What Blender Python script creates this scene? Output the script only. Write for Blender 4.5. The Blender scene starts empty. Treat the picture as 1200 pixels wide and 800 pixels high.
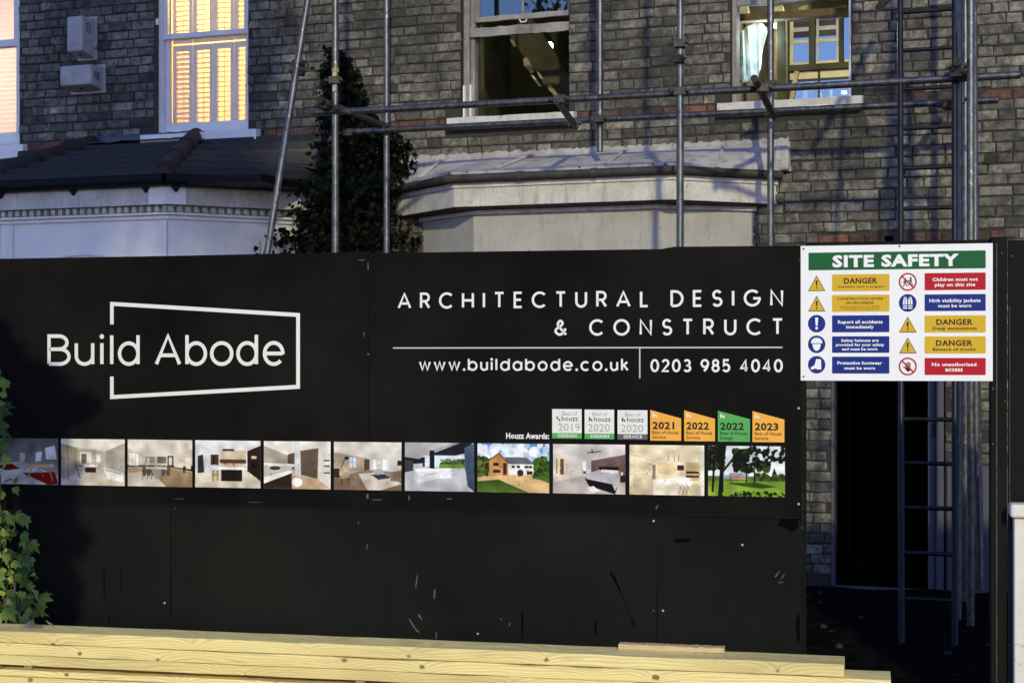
import bpy, bmesh, math, random
import numpy as np
from mathutils import Vector, Matrix
R = math.radians
sc = bpy.context.scene
COL = sc.collection
# ------------------------------------------------------------------ camera
EYE = 1.65
cam_d = bpy.data.cameras.new('camera'); cam = bpy.data.objects.new('camera', cam_d); COL.objects.link(cam)
cam.location = (0, 0, EYE); cam.rotation_euler = (R(90), 0, 0)
cam_d.sensor_width = 36; cam_d.lens = 57.0; cam_d.shift_y = 0.0175; cam_d.clip_end = 800
sc.camera = cam
# ------------------------------------------------------------------ light
SUN_EL, SUN_AZ = 21.0, 3.0          # the street lamp's side: behind the viewer, a little to the right
world = bpy.data.worlds.new('World'); sc.world = world; world.use_nodes = True
nt = world.node_tree; nt.nodes.clear()
sky = nt.nodes.new('ShaderNodeTexSky'); sky.sky_type = 'NISHITA'; sky.sun_disc = False
sky.sun_elevation = R(SUN_EL); sky.sun_rotation = R(180 - SUN_AZ)
sky.ozone_density = 8.0; sky.dust_density = 0.3; sky.air_density = 1.0
bg = nt.nodes.new('ShaderNodeBackground'); bg.inputs['Strength'].default_value = 0.14
wo = nt.nodes.new('ShaderNodeOutputWorld')
tint = nt.nodes.new('ShaderNodeMix'); tint.data_type = 'RGBA'; tint.blend_type = 'MULTIPLY'; tint.inputs[0].default_value = 1.0
tint.inputs[7].default_value = (1.32, 0.98, 1.02, 1)          # dusk: the whole sky a little more violet
nt.links.new(sky.outputs[0], tint.inputs[6]); nt.links.new(tint.outputs[2], bg.inputs[0]); nt.links.new(bg.outputs[0], wo.inputs[0])
sun_d = bpy.data.lights.new('sun', 'SUN'); sun = bpy.data.objects.new('sun', sun_d); COL.objects.link(sun)
sun_d.energy = 1.45; sun_d.angle = R(1.7); sun_d.color = (1.0, 0.90, 0.52)
_d = Vector((-math.sin(R(SUN_AZ)) * math.cos(R(SUN_EL)), math.cos(R(SUN_AZ)) * math.cos(R(SUN_EL)), -math.sin(R(SUN_EL))))
sun.rotation_euler = _d.to_track_quat('-Z', 'Y').to_euler()
sc.view_settings.view_transform = 'Standard'; sc.view_settings.look = 'None'
sc.view_settings.exposure = 0.8; sc.view_settings.gamma = 1.0
sc.cycles.max_bounces = 6; sc.cycles.transparent_max_bounces = 12
try: sc.cycles.use_denoising = True
except Exception: pass

# ------------------------------------------------------------------ planes of the place
class Plane:
    """A vertical plane: u runs along it, w stands out from it towards the street."""
    def __init__(s, D, deg):
        s.D = D; s.a = R(deg); s.c = math.cos(s.a); s.s = math.sin(s.a)
    def u(s, px, w=0.0):
        k = (px - 600) / 1900.0
        return (k * (s.D - w * s.c) + w * s.s) / (s.c + k * s.s)
    def z(s, px, py, w=0.0):
        Y = s.D - s.u(px, w) * s.s - w * s.c
        return EYE + (421 - py) * Y / 1900.0
    def uz(s, px, py, w=0.0): return s.u(px, w), s.z(px, py, w)
    def px_of(s, u, w=0.0):
        X = u * s.c - w * s.s; Y = s.D - u * s.s - w * s.c
        return 600 + 1900 * X / Y, Y
HOUSE = Plane(12.58, 20.3)
HOARD = Plane(7.72, 12.49)
STACK = Plane(7.02, 12.49)

# ------------------------------------------------------------------ materials
MATS = {}
class NB:
    def __init__(s, name):
        s.m = bpy.data.materials.new(name); s.m.use_nodes = True; s.t = s.m.node_tree; s.t.nodes.clear()
        s.out = s.n('ShaderNodeOutputMaterial'); s.b = s.n('ShaderNodeBsdfPrincipled'); s.l(s.b.outputs[0], s.out.inputs[0])
        MATS[name] = s.m
    def n(s, kind, **kw):
        x = s.t.nodes.new(kind)
        for k, v in kw.items(): setattr(x, k, v)
        return x
    def l(s, a, b): s.t.links.new(a, b)
    def coord(s, kind='Object', scale=(1, 1, 1)):
        tc = s.n('ShaderNodeTexCoord'); mp = s.n('ShaderNodeMapping'); mp.inputs['Scale'].default_value = scale
        s.l(tc.outputs[kind], mp.inputs[0]); return mp.outputs[0]
    def world(s, scale=(1, 1, 1)):
        g = s.n('ShaderNodeNewGeometry'); mp = s.n('ShaderNodeMapping'); mp.inputs['Scale'].default_value = scale
        s.l(g.outputs['Position'], mp.inputs[0]); return mp.outputs[0]
    def noise(s, vec, scale, detail=4, rough=0.6, dist=0.0):
        x = s.n('ShaderNodeTexNoise'); x.inputs['Scale'].default_value = scale; x.inputs['Detail'].default_value = detail
        x.inputs['Roughness'].default_value = rough; x.inputs['Distortion'].default_value = dist
        s.l(vec, x.inputs['Vector']); return x.outputs[0]
    def ramp(s, fac, stops):
        x = s.n('ShaderNodeValToRGB'); e = x.color_ramp.elements
        while len(e) > 1: e.remove(e[-1])
        e[0].position = stops[0][0]; e[0].color = (*stops[0][1], 1)
        for p, c in stops[1:]:
            k = e.new(p); k.color = (*c, 1)
        s.l(fac, x.inputs[0]); return x.outputs[0]
    def mix(s, fac, a, b, mode='MIX'):
        x = s.n('ShaderNodeMix', data_type='RGBA', blend_type=mode)
        for sock, v in ((x.inputs[0], fac), (x.inputs[6], a), (x.inputs[7], b)):
            if hasattr(v, 'is_linked'): s.l(v, sock)
            elif isinstance(v, (int, float)): sock.default_value = v
            else: sock.default_value = (*v, 1)
        return x.outputs[2]
    def math(s, op, a, b=0.0):
        x = s.n('ShaderNodeMath', operation=op)
        for sock, v in ((x.inputs[0], a), (x.inputs[1], b)):
            if hasattr(v, 'is_linked'): s.l(v, sock)
            else: sock.default_value = v
        return x.outputs[0]
    def set(s, color=None, rough=None, metal=None, spec=None):
        for nm, v in (('Base Color', color), ('Roughness', rough), ('Metallic', metal), ('Specular IOR Level', spec)):
            if v is None: continue
            sock = s.b.inputs[nm]
            if hasattr(v, 'is_linked'): s.l(v, sock)
            elif isinstance(v, tuple): sock.default_value = (*v, 1)
            else: sock.default_value = v
        return s
    def bump(s, h, strength=0.3, dist=0.01):
        x = s.n('ShaderNodeBump'); x.inputs['Strength'].default_value = strength; x.inputs['Distance'].default_value = dist
        s.l(h, x.inputs['Height']); s.l(x.outputs[0], s.b.inputs['Normal']); return s
    def rnd(s):
        g = s.n('ShaderNodeNewGeometry'); o = s.n('ShaderNodeObjectInfo')
        return s.math('FRACT', s.math('ADD', g.outputs['Random Per Island'], s.math('MULTIPLY', o.outputs['Random'], 7.31)))

def simple(name, col, rough=0.6, metal=0.0, spec=0.4, var=0.15, scale=30, bump=0.0, bdist=0.003):
    b = NB(name); v = b.world()
    f = b.noise(v, scale, 5)
    lo = tuple(c * (1 - var) for c in col); hi = tuple(min(1, c * (1 + var)) for c in col)
    b.set(b.ramp(f, [(0.3, lo), (0.7, hi)]), rough, metal, spec)
    if bump: b.bump(f, bump, bdist)
    return b.m

def make_brick(name, cols, soot=(0.03, 0.03, 0.032), sootamt=0.75):
    b = NB(name); r = b.rnd(); w = b.world()
    base = b.ramp(r, cols)
    r2 = b.math('FRACT', b.math('MULTIPLY', r, 17.37)); base = b.mix(1.0, base, b.ramp(r2, [(0, (.42,) * 3), (.15, (.8,) * 3), (.8, (1.05,) * 3), (1, (1.45, 1.42, 1.35))]), 'MULTIPLY')
    n1 = b.noise(w, 38, 6, 0.7); n2 = b.noise(w, 1.3, 4, 0.65); n3 = b.noise(w, 9, 5, 0.7, 1.0)
    n4 = b.noise(w, 15, 6, 0.75, 0.6); c = b.mix(0.85, base, b.ramp(n4, [(0.36, (0.12,) * 3), (0.5, (0.5,) * 3), (0.66, (0.88,) * 3)]), 'OVERLAY'); c = b.mix(b.math('MULTIPLY', n1, 0.4), c, (0.10, 0.095, 0.09))
    s1 = b.ramp(b.math('ADD', b.math('MULTIPLY', n3, 0.45), b.math('MULTIPLY', n2, 0.55)), [(0.42, (1, 1, 1)), (0.57, (0, 0, 0))])
    c = b.mix(b.math('MULTIPLY', s1, sootamt), c, soot)
    chalk = b.ramp(b.noise(w, 60, 3, 0.5, 2.0), [(0.66, (0, 0, 0)), (0.74, (1, 1, 1))])
    c = b.mix(b.math('MULTIPLY', chalk, 0.3), c, (0.42, 0.41, 0.40)); wp = b.ramp(b.noise(b.world((1.2, 1.2, 7)), 2.2, 5, 0.7), [(0.60, (0, 0, 0)), (0.74, (1, 1, 1))]); c = b.mix(b.math('MULTIPLY', wp, 0.35), c, (0.30, 0.29, 0.28))
    b.set(c, 0.92, 0, 0.2); b.bump(b.math('ADD', n1, n3), 0.7, 0.007)
    return b.m
make_brick('stock_brick', [(0.0, (0.08, 0.075, 0.068)), (0.2, (0.20, 0.192, 0.165)), (0.45, (0.145, 0.138, 0.12)), (0.7, (0.26, 0.245, 0.205)), (0.85, (0.20, 0.19, 0.175)), (1.0, (0.10, 0.085, 0.075))])
make_brick('red_brick', [(0.0, (0.13, 0.055, 0.04)), (0.4, (0.20, 0.075, 0.05)), (0.7, (0.09, 0.05, 0.042)), (1.0, (0.12, 0.06, 0.045))], sootamt=0.85)
def _mortar():
    b = NB('mortar'); w = b.world(); n = b.noise(w, 25, 6, 0.7); n2 = b.noise(w, 1.1, 3)
    c = b.mix(n2, (0.024, 0.023, 0.021), (0.062, 0.059, 0.053)); b.set(b.mix(n, c, (0.042, 0.040, 0.036)), 0.95, 0, 0.1); b.bump(n, 0.8, 0.006)
_mortar()
def _render(name, col, dirt, amt=0.5):
    b = NB(name); w = b.world(); ws = b.world((6, 6, 0.9))
    n = b.noise(w, 4, 6, 0.7); n2 = b.noise(w, 70, 4, 0.6); st = b.noise(ws, 3, 5, 0.7)
    c = b.mix(b.math('MULTIPLY', b.ramp(n, [(0.35, (1, 1, 1)), (0.62, (0, 0, 0))]), amt * 0.7), col, dirt)
    c = b.mix(b.math('MULTIPLY', b.ramp(st, [(0.52, (0, 0, 0)), (0.75, (1, 1, 1))]), amt), c, dirt)
    sp = b.ramp(b.noise(w, 22, 3, 0.5, 1.5), [(0.66, (0, 0, 0)), (0.70, (1, 1, 1))])
    c = b.mix(b.math('MULTIPLY', sp, amt * 0.8), c, (0.12, 0.105, 0.09)); ck = b.ramp(b.noise(b.world((1, 1, 3)), 7, 6, 0.75, 2.5), [(0.485, (0, 0, 0)), (0.5, (1, 1, 1)), (0.515, (0, 0, 0))]); c = b.mix(b.math('MULTIPLY', ck, amt * 0.45), c, (0.15, 0.13, 0.11))
    b.set(c, 0.75, 0, 0.3); b.bump(b.math('ADD', n2, n), 0.35, 0.004)
_render('old_white_render', (0.60, 0.58, 0.55), (0.25, 0.225, 0.19), 0.75)
_render('bay_render', (0.38, 0.37, 0.345), (0.20, 0.185, 0.16), 0.5)  # greyer than white stucco: the lamp's falloff is put into the colour
_render('clean_white_render', (0.78, 0.76, 0.72), (0.44, 0.43, 0.43), 0.25)
_render('peeling_paint', (0.30, 0.29, 0.29), (0.09, 0.085, 0.08), 1.0)
_render('lead_roof', (0.46, 0.44, 0.45), (0.13, 0.125, 0.13), 0.85)
_render('shaded_pale_paint', (0.085, 0.085, 0.12), (0.05, 0.05, 0.07), 0.4)  # pale paint with the doorway's shade put into the colour
_render('pier_paint', (0.70, 0.65, 0.56), (0.50, 0.47, 0.43), 0.35)
simple('white_joinery', (0.72, 0.72, 0.72), 0.45, var=0.06, scale=8)
simple('roof_tile', (0.009, 0.010, 0.014), 0.5, 0, .32, var=0.5, scale=12, bump=0.6, bdist=0.006)
simple('hip_tile', (0.028, 0.019, 0.016), 0.8, var=0.6, scale=14, bump=0.7, bdist=0.008)
simple('lead_flashing', (0.06, 0.065, 0.085), 0.5, var=0.35, scale=6, bump=0.5, bdist=0.01)
simple('black_plastic', (0.007, 0.007, 0.008), 0.55, 0, .12, var=0.3)
simple('grey_plastic', (0.045, 0.043, 0.04), 0.6, 0, .2, var=0.4, scale=10)
simple('vent_plastic', (0.36, 0.355, 0.35), 0.6, var=0.22, scale=9)
simple('dark_slot', (0.02, 0.02, 0.02), 0.8)
def _tube():
    b = NB('galvanised_tube'); w = b.world((1, 1, 0.5)); n = b.noise(w, 26, 6, 0.75); n2 = b.noise(b.world(), 5, 3)
    c = b.mix(b.ramp(n, [(0.35, (0, 0, 0)), (0.7, (1, 1, 1))]), (0.06, 0.06, 0.065), (0.19, 0.19, 0.195))
    c = b.mix(b.math('MULTIPLY', b.ramp(n2, [(0.55, (0, 0, 0)), (0.7, (1, 1, 1))]), 0.5), c, (0.10, 0.075, 0.06)); sp = b.ramp(b.noise(b.world((1, 1, .6)), 34, 4, 0.6, 1.0), [(0.62, (0, 0, 0)), (0.66, (1, 1, 1))]); c = b.mix(b.math('MULTIPLY', sp, 0.55), c, (0.42, 0.41, 0.38))
    b.set(c, b.ramp(n, [(0.3, (0.30,) * 3), (0.7, (0.5,) * 3)]), 0.8, 0.5); b.bump(n, 0.15, 0.001)
_tube()
simple('blue_steel', (0.017, 0.019, 0.028), 0.42, 0.6, var=0.35, scale=14)
simple('hall_dark', (0.004, 0.004, 0.004), 1.0, 0, 0.0)  # near-black: the shade inside the hall is put into the wall colour
simple('dark_steel', (0.05, 0.045, 0.042), 0.6, 0.5, var=0.5, scale=40, bump=0.3, bdist=0.002)
simple('yellow_band', (0.30, 0.25, 0.04), 0.5)
def _ply():
    b = NB('black_ply'); w = b.world(); wl = b.world((0.7, 0.7, 5))
    n = b.noise(w, 2.2, 5, 0.65); g = b.noise(w, 160, 3, 0.6); sm = b.noise(b.world((3, 3, 0.5)), 2.4, 5, 0.7, 0.6)
    c = b.mix(b.ramp(b.noise(w, 0.9, 4, 0.6), [(.35, (0, 0, 0)), (.65, (1, 1, 1))]), (0.006, 0.006, 0.0055), (0.0125, 0.0125, 0.0105))
    c = b.mix(b.math('MULTIPLY', b.ramp(sm, [(0.58, (0, 0, 0)), (0.72, (1, 1, 1))]), 0.55), c, (0.005, 0.005, 0.005))
    c = b.mix(b.math('MULTIPLY', g, 0.35), c, (0.016, 0.016, 0.015))
    ds = b.ramp(b.noise(b.world((9, 9, 1.3)), 6, 6, 0.8, 0.4), [(0.66, (0, 0, 0)), (0.80, (1, 1, 1))]); c = b.mix(b.math('MULTIPLY', ds, 0.5), c, (0.04, 0.038, 0.03))
    b.set(c, b.ramp(n, [(0.3, (0.6,) * 3), (0.7, (0.8,) * 3)]), 0, 0.03); b.bump(b.math('ADD', g, n), 0.25, 0.002)
    b = NB('black_vinyl'); w = b.world(); n = b.noise(w, 1.5, 4, 0.6); g = b.noise(w, 190, 2, 0.6)
    c = b.mix(b.ramp(n, [(.35, (0, 0, 0)), (.68, (1, 1, 1))]), (0.0025, 0.0025, 0.003), (0.0115, 0.0100, 0.0082)); c = b.mix(b.math('MULTIPLY', g, 0.3), c, (0.009, 0.009, 0.009))
    ds = b.ramp(b.noise(b.world((5, 5, 2)), 5, 6, 0.8, 0.8), [(0.68, (0, 0, 0)), (0.82, (1, 1, 1))]); c = b.mix(b.math('MULTIPLY', ds, 0.4), c, (0.03, 0.028, 0.024))
    b.set(c, 0.65, 0, 0.04); b.bump(b.math('ADD', b.math('MULTIPLY', g, 0.3), n), 0.12, 0.004)
_ply()
simple('white_vinyl', (0.74, 0.73, 0.71), 0.5, var=0.04)
simple('rule_vinyl', (0.5, 0.49, 0.47), 0.5, var=0.05)
simple('scuff_paint', (0.085, 0.078, 0.055), 0.8, var=0.5, scale=90)
simple('black_scrape', (0.003, 0.003, 0.003), 0.95, 0, 0.0)
simple('sign_white', (0.78, 0.78, 0.78), 0.5, 0, .15, var=0.03, scale=5)
for nm, c in dict(sign_green=(0.008, 0.098, 0.032), sign_yellow=(0.60, 0.38, 0.025), sign_blue=(0.008, 0.024, 0.19), sign_red=(0.42, 0.008, 0.02), sign_black=(0.02, 0.018, 0.015),
                  badge_green=(0.085, 0.36, 0.085), badge_orange=(0.80, 0.39, 0.06), badge_grey=(0.11, 0.11, 0.12), badge_white=(0.72, 0.72, 0.68), badge_text_grey=(0.30, 0.30, 0.30), badge_dark_green=(0.02, 0.10, 0.035)).items():
    simple(nm, c, 0.5, 0, 0.12, var=0.05, scale=20)
def _wood(name, a, bcol, dark):
    b = NB(name); tc = b.n('ShaderNodeTexCoord'); oi = b.n('ShaderNodeObjectInfo')
    ad = b.n('ShaderNodeVectorMath', operation='ADD'); b.l(tc.outputs['Object'], ad.inputs[0])
    sv = b.n('ShaderNodeVectorMath', operation='SCALE'); sv.inputs[0].default_value = (13.7, 5.1, 9.3); b.l(oi.outputs['Random'], sv.inputs['Scale']); b.l(sv.outputs[0], ad.inputs[1])
    def mp(scale):
        m = b.n('ShaderNodeMapping'); m.inputs['Scale'].default_value = scale; b.l(ad.outputs[0], m.inputs[0]); return m.outputs[0]
    # knots: one here and there along the plank; the grain bends round them
    s0 = b.n('ShaderNodeSeparateXYZ'); b.l(tc.outputs['Object'], s0.inputs[0]); s1 = b.n('ShaderNodeSeparateXYZ'); b.l(ad.outputs[0], s1.inputs[0])
    vo = b.n('ShaderNodeTexVoronoi', voronoi_dimensions='1D'); vo.inputs['Scale'].default_value = 1.9; b.l(s1.outputs[0], vo.inputs['W'])
    cs = b.n('ShaderNodeSeparateColor'); b.l(vo.outputs['Color'], cs.inputs[0])
    wob = b.math('MULTIPLY', b.math('SUBTRACT', b.noise(mp((60, 60, 60)), 1.0, 2), 0.5), 0.010)
    dx = b.math('MULTIPLY', b.math('SUBTRACT', s1.outputs[0], vo.outputs['W']), 0.75); dz = b.math('SUBTRACT', s0.outputs[2], b.math('MULTIPLY', b.math('SUBTRACT', cs.outputs[0], 0.5), 0.05))
    d = b.math('ADD', b.math('SQRT', b.math('ADD', b.math('POWER', dx, 2.0), b.math('POWER', dz, 2.0))), wob)
    bend = b.math('POWER', 2.718, b.math('MULTIPLY', b.math('ABSOLUTE', d), -26.0))
    size = b.math('SUBTRACT', b.math('ADD', 0.005, b.math('MULTIPLY', cs.outputs[1], 0.006)), b.math('MULTIPLY', b.math('GREATER_THAN', cs.outputs[2], 0.6), 1.0))
    knot = b.math('LESS_THAN', d, size); halo = b.math('LESS_THAN', d, b.math('ADD', size, 0.0035))
    warp = b.noise(mp((1.2, 6, 6)), 1.0, 3, 0.5)
    ph = b.math('ADD', b.math('MULTIPLY', bend, 1.4), b.math('MULTIPLY', warp, 4.6))
    sp = b.n('ShaderNodeSeparateXYZ'); b.l(ad.outputs[0], sp.inputs[0])
    pos = b.math('ADD', b.math('ADD', b.math('MULTIPLY', sp.outputs[2], 38.0), b.math('MULTIPLY', sp.outputs[1], 9.0)), ph)
    rings = b.math('POWER', b.math('ABSOLUTE', b.math('SINE', b.math('MULTIPLY', pos, 6.2832))), 2.2)
    fine = b.noise(mp((3, 160, 160)), 1.0, 3, 0.6)
    c = b.mix(b.math('MULTIPLY', rings, 0.5), a, bcol)
    c = b.mix(b.math('MULTIPLY', fine, 0.35), c, tuple(x * 0.62 for x in a))
    c = b.mix(b.math('MULTIPLY', halo, 0.35), c, dark); c = b.mix(b.math('MULTIPLY', knot, 0.85), c, dark)
    big = b.noise(mp((0.7, 3, 3)), 1.0, 3)
    dt = b.ramp(b.noise(mp((2.5, 14, 14)), 1.0, 5, 0.7), [(0.56, (0, 0, 0)), (0.7, (1, 1, 1))]); c = b.mix(b.math('MULTIPLY', dt, 0.35), c, (0.30, 0.22, 0.10))
    c = b.mix(b.math('MULTIPLY', b.ramp(big, [(0.45, (0, 0, 0)), (0.7, (1, 1, 1))]), 0.5), c, tuple(x * 0.72 for x in bcol))
    b.set(c, 0.62, 0, 0.3); b.bump(b.math('ADD', fine, b.math('MULTIPLY', rings, 0.5)), 0.3, 0.0015)
_wood('pine', (0.93, 0.79, 0.34), (0.50, 0.35, 0.12), (0.16, 0.095, 0.035))
_wood('pink_pine', (0.62, 0.47, 0.26), (0.45, 0.30, 0.14), (0.10, 0.05, 0.03))
simple('rough_joist', (0.16, 0.11, 0.06), 0.85, var=0.4, scale=15, bump=0.5)
simple('old_timber', (0.30, 0.25, 0.13), 0.85, var=0.5, scale=18, bump=0.5)
simple('plaster', (0.55, 0.48, 0.30), 0.9, var=0.25, scale=4)
simple('dusty_sheet', (0.82, 0.90, 0.92), 0.35, var=0.12, scale=7, bump=0.5, bdist=0.02)
simple('cream_wall', (0.75, 0.60, 0.38), 0.9, var=0.06, scale=3)
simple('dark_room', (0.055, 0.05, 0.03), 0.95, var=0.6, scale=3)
simple('brown_reveal', (0.07, 0.045, 0.03), 0.85, var=0.5, scale=20, bump=0.5)
simple('soil', (0.007, 0.007, 0.007), 1.0, 0, 0.0, var=0.6, scale=9, bump=0.9, bdist=0.03)  # near-black: shade over the yard is put into the ground colour
simple('asphalt', (0.05, 0.05, 0.05), 0.9, var=0.3, scale=60, bump=0.5)
simple('paving', (0.16, 0.155, 0.15), 0.9, var=0.25, scale=14, bump=0.4)
simple('kerb_stone', (0.25, 0.245, 0.24), 0.85, var=0.2, scale=20)
simple('bark', (0.10, 0.075, 0.05), 0.95, var=0.5, scale=20, bump=0.9, bdist=0.01)
simple('cable', (0.10, 0.10, 0.10), 0.6)
simple('rubble', (0.015, 0.015, 0.015), 0.9, var=0.4)
def _leaf(name, a, bb, c3):
    b = NB(name); r = b.rnd(); n = b.noise(b.world(), 30, 3)
    c = b.ramp(r, [(0, a), (0.5, bb), (1, c3)]); c = b.mix(b.math('MULTIPLY', n, 0.5), c, tuple(x * 0.6 for x in a))
    b.set(c, 0.55, 0, 0.3 if name == 'ivy_leaf' else 0.06); b.bump(n, 0.3, 0.003)
_leaf('ivy_leaf', (0.025, 0.055, 0.010), (0.12, 0.21, 0.028), (0.30, 0.36, 0.06))
_leaf('dark_ivy_leaf', (0.0015, 0.003, 0.0015), (0.003, 0.0055, 0.0025), (0.010, 0.014, 0.006))  # near-black: shade on the wall climber is put into the leaf colour
_leaf('tree_leaf', (0.03, 0.06, 0.015), (0.05, 0.09, 0.02), (0.07, 0.11, 0.03))
def _glass(name, refl):
    m = bpy.data.materials.new(name); m.use_nodes = True; t = m.node_tree; t.nodes.clear()
    o = t.nodes.new('ShaderNodeOutputMaterial'); mx = t.nodes.new('ShaderNodeMixShader'); tr = t.nodes.new('ShaderNodeBsdfTransparent'); gl = t.nodes.new('ShaderNodeBsdfGlossy')
    gl.inputs['Roughness'].default_value = 0.02; gl.inputs['Color'].default_value = (0.9, 0.95, 1, 1); tr.inputs['Color'].default_value = (0.9, 0.93, 0.92, 1)
    fr = t.nodes.new('ShaderNodeFresnel'); fr.inputs['IOR'].default_value = 1.5
    mt = t.nodes.new('ShaderNodeMath'); mt.operation = 'MULTIPLY'; mt.inputs[1].default_value = refl; t.links.new(fr.outputs[0], mt.inputs[0])
    t.links.new(mt.outputs[0], mx.inputs[0]); t.links.new(tr.outputs[0], mx.inputs[1]); t.links.new(gl.outputs[0], mx.inputs[2]); t.links.new(mx.outputs[0], o.inputs[0]); MATS[name] = m
_glass('window_glass', 1.3)
_glass('old_glass', 2.6)
_glass('rear_glass', 1.0)
MATS['rear_glass'].node_tree.nodes['Transparent BSDF'].inputs[0].default_value = (.62, .62, .62, 1)
def _blind():
    b = NB('blind_fabric'); b.set((0.75, 0.66, 0.62), 0.8)
    tl = b.n('ShaderNodeBsdfTranslucent'); tl.inputs[0].default_value = (0.8, 0.66, 0.6, 1); mx = b.n('ShaderNodeMixShader'); mx.inputs[0].default_value = 0.6
    b.l(b.b.outputs[0], mx.inputs[1]); b.l(tl.outputs[0], mx.inputs[2]); b.l(mx.outputs[0], b.out.inputs[0])
_blind()
def emit(name, col, st):
    b = NB(name); b.b.inputs['Emission Color'].default_value = (*col, 1); b.b.inputs['Emission Strength'].default_value = st; b.set(col, 0.5)
emit('lamp_glow', (0.85, 1.0, 0.85), 9.0)
emit('warm_lamp_glow', (1.0, 0.72, 0.35), 6.0)

# ------------------------------------------------------------------ mesh helpers
def link(o, parent=None):
    COL.objects.link(o)
    if parent is not None: o.parent = parent
    return o
class MB:
    def __init__(s): s.v = []; s.f = []; s.mi = []; s.uv = None
    def add(s, verts, faces, mi=0):
        k = len(s.v); s.v += [tuple(v) for v in verts]; s.f += [tuple(i + k for i in f) for f in faces]; s.mi += [mi] * len(faces); return s
    def box(s, x0, x1, y0, y1, z0, z1, mi=0):
        return s.add([(x0, y0, z0), (x1, y0, z0), (x1, y1, z0), (x0, y1, z0), (x0, y0, z1), (x1, y0, z1), (x1, y1, z1), (x0, y1, z1)],
                     [(0, 3, 2, 1), (4, 5, 6, 7), (0, 1, 5, 4), (1, 2, 6, 5), (2, 3, 7, 6), (3, 0, 4, 7)], mi)
    def prism(s, pts, y0, y1, mi=0):
        """outline in x,z (counter-clockwise seen from the street, -y) extruded y0 (front) to y1"""
        n = len(pts)
        vs = [(x, y0, z) for x, z in pts] + [(x, y1, z) for x, z in pts]
        fs = [tuple(range(n)), tuple(range(2 * n - 1, n - 1, -1))] + [(i, i + n, (i + 1) % n + n, (i + 1) % n) for i in range(n)]
        return s.add(vs, fs, mi)
    def sheet(s, pts, y, mi=0): return s.add([(x, y, z) for x, z in pts], [tuple(range(len(pts)))], mi)
    def tube(s, a, b, r, n=12, r2=None, mi=0, caps=True):
        a = Vector(a); b = Vector(b); d = (b - a).normalized(); q = d.to_track_quat('Z', 'Y'); r2 = r if r2 is None else r2
        vs = []
        for p, rr in ((a, r), (b, r2)):
            for i in range(n):
                t = 2 * math.pi * i / n; vs.append(p + q @ Vector((rr * math.cos(t), rr * math.sin(t), 0)))
        fs = [(i, (i + 1) % n, (i + 1) % n + n, i + n) for i in range(n)]
        if caps: fs += [tuple(range(n - 1, -1, -1)), tuple(range(n, 2 * n))]
        return s.add(vs, fs, mi)
    def pipe(s, pts, rs, n=8, mi=0):
        for i in range(len(pts) - 1):
            s.tube(pts[i], pts[i + 1], rs[i], n, rs[i + 1], mi)
        return s
    def mesh(s, name, mats, smooth=False):
        me = bpy.data.meshes.new(name); me.from_pydata(s.v, [], s.f)
        for m in (mats if isinstance(mats, (list, tuple)) else [mats]): me.materials.append(MATS[m])
        if len(me.materials) > 1: me.polygons.foreach_set('material_index', s.mi)
        if smooth: me.polygons.foreach_set('use_smooth', [True] * len(me.polygons))
        me.update(); return me
    def build(s, name, mats, parent=None, smooth=False, bevel=0.0):
        o = bpy.data.objects.new(name, s.mesh(name, mats, smooth)); link(o, parent)
        if bevel:
            bv = o.modifiers.new('bevel', 'BEVEL'); bv.width = bevel; bv.segments = 2; bv.limit_method = 'ANGLE'; bv.angle_limit = R(35)
        if smooth: auto_smooth(o)
        return o
def auto_smooth(o):
    me = o.data
    bm = bmesh.new(); bm.from_mesh(me)
    for e in bm.edges:
        if len(e.link_faces) == 2 and e.calc_face_angle(0) > R(40): e.smooth = False
    bm.to_mesh(me); bm.free()
def tag(o, label=None, cat=None, group=None, kind=None):
    if label: o['label'] = label
    if cat: o['category'] = cat
    if group: o['group'] = group
    if kind: o['kind'] = kind
    return o
def empty(name, loc=(0, 0, 0), rz=0.0):
    o = bpy.data.objects.new(name, None); link(o); o.location = loc; o.rotation_euler = (0, 0, rz); o.empty_display_size = 0.2; return o
def frame_empty(name, P): return empty(name, (0, P.D, 0), -P.a)
def offset_line(pts, d):
    """shift a plan polyline (u, w) outwards (towards larger w) by d with mitres"""
    out = []
    nrm = []
    for i in range(len(pts) - 1):
        dx, dy = pts[i + 1][0] - pts[i][0], pts[i + 1][1] - pts[i][1]; L = math.hypot(dx, dy); nrm.append((-dy / L, dx / L))
    for i, p in enumerate(pts):
        if i == 0: n = nrm[0]; k = 1
        elif i == len(pts) - 1: n = nrm[-1]; k = 1
        else:
            a, b = nrm[i - 1], nrm[i]; n = (a[0] + b[0], a[1] + b[1]); L = math.hypot(*n); n = (n[0] / L, n[1] / L); k = 1 / (n[0] * a[0] + n[1] * a[1])
        out.append((p[0] + n[0] * d * k, p[1] + n[1] * d * k))
    return out
def band(mb, pts, d0, d1, z0, z1, mi=0):
    """solid running along a plan polyline, from offset d0 (inner) to d1 (outer)"""
    a = offset_line(pts, d0); b = offset_line(pts, d1); n = len(pts)
    vs = []
    for i in range(n):
        vs += [(a[i][0], -a[i][1], z0), (b[i][0], -b[i][1], z0), (b[i][0], -b[i][1], z1), (a[i][0], -a[i][1], z1)]
    fs = []
    for i in range(n - 1):
        p, q = 4 * i, 4 * i + 4
        for e in range(4): fs.append((p + e, p + (e + 1) % 4, q + (e + 1) % 4, q + e))
    fs += [(0, 3, 2, 1), (4 * n - 4, 4 * n - 3, 4 * n - 2, 4 * n - 1)]
    mb.add(vs, fs, mi)

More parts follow.
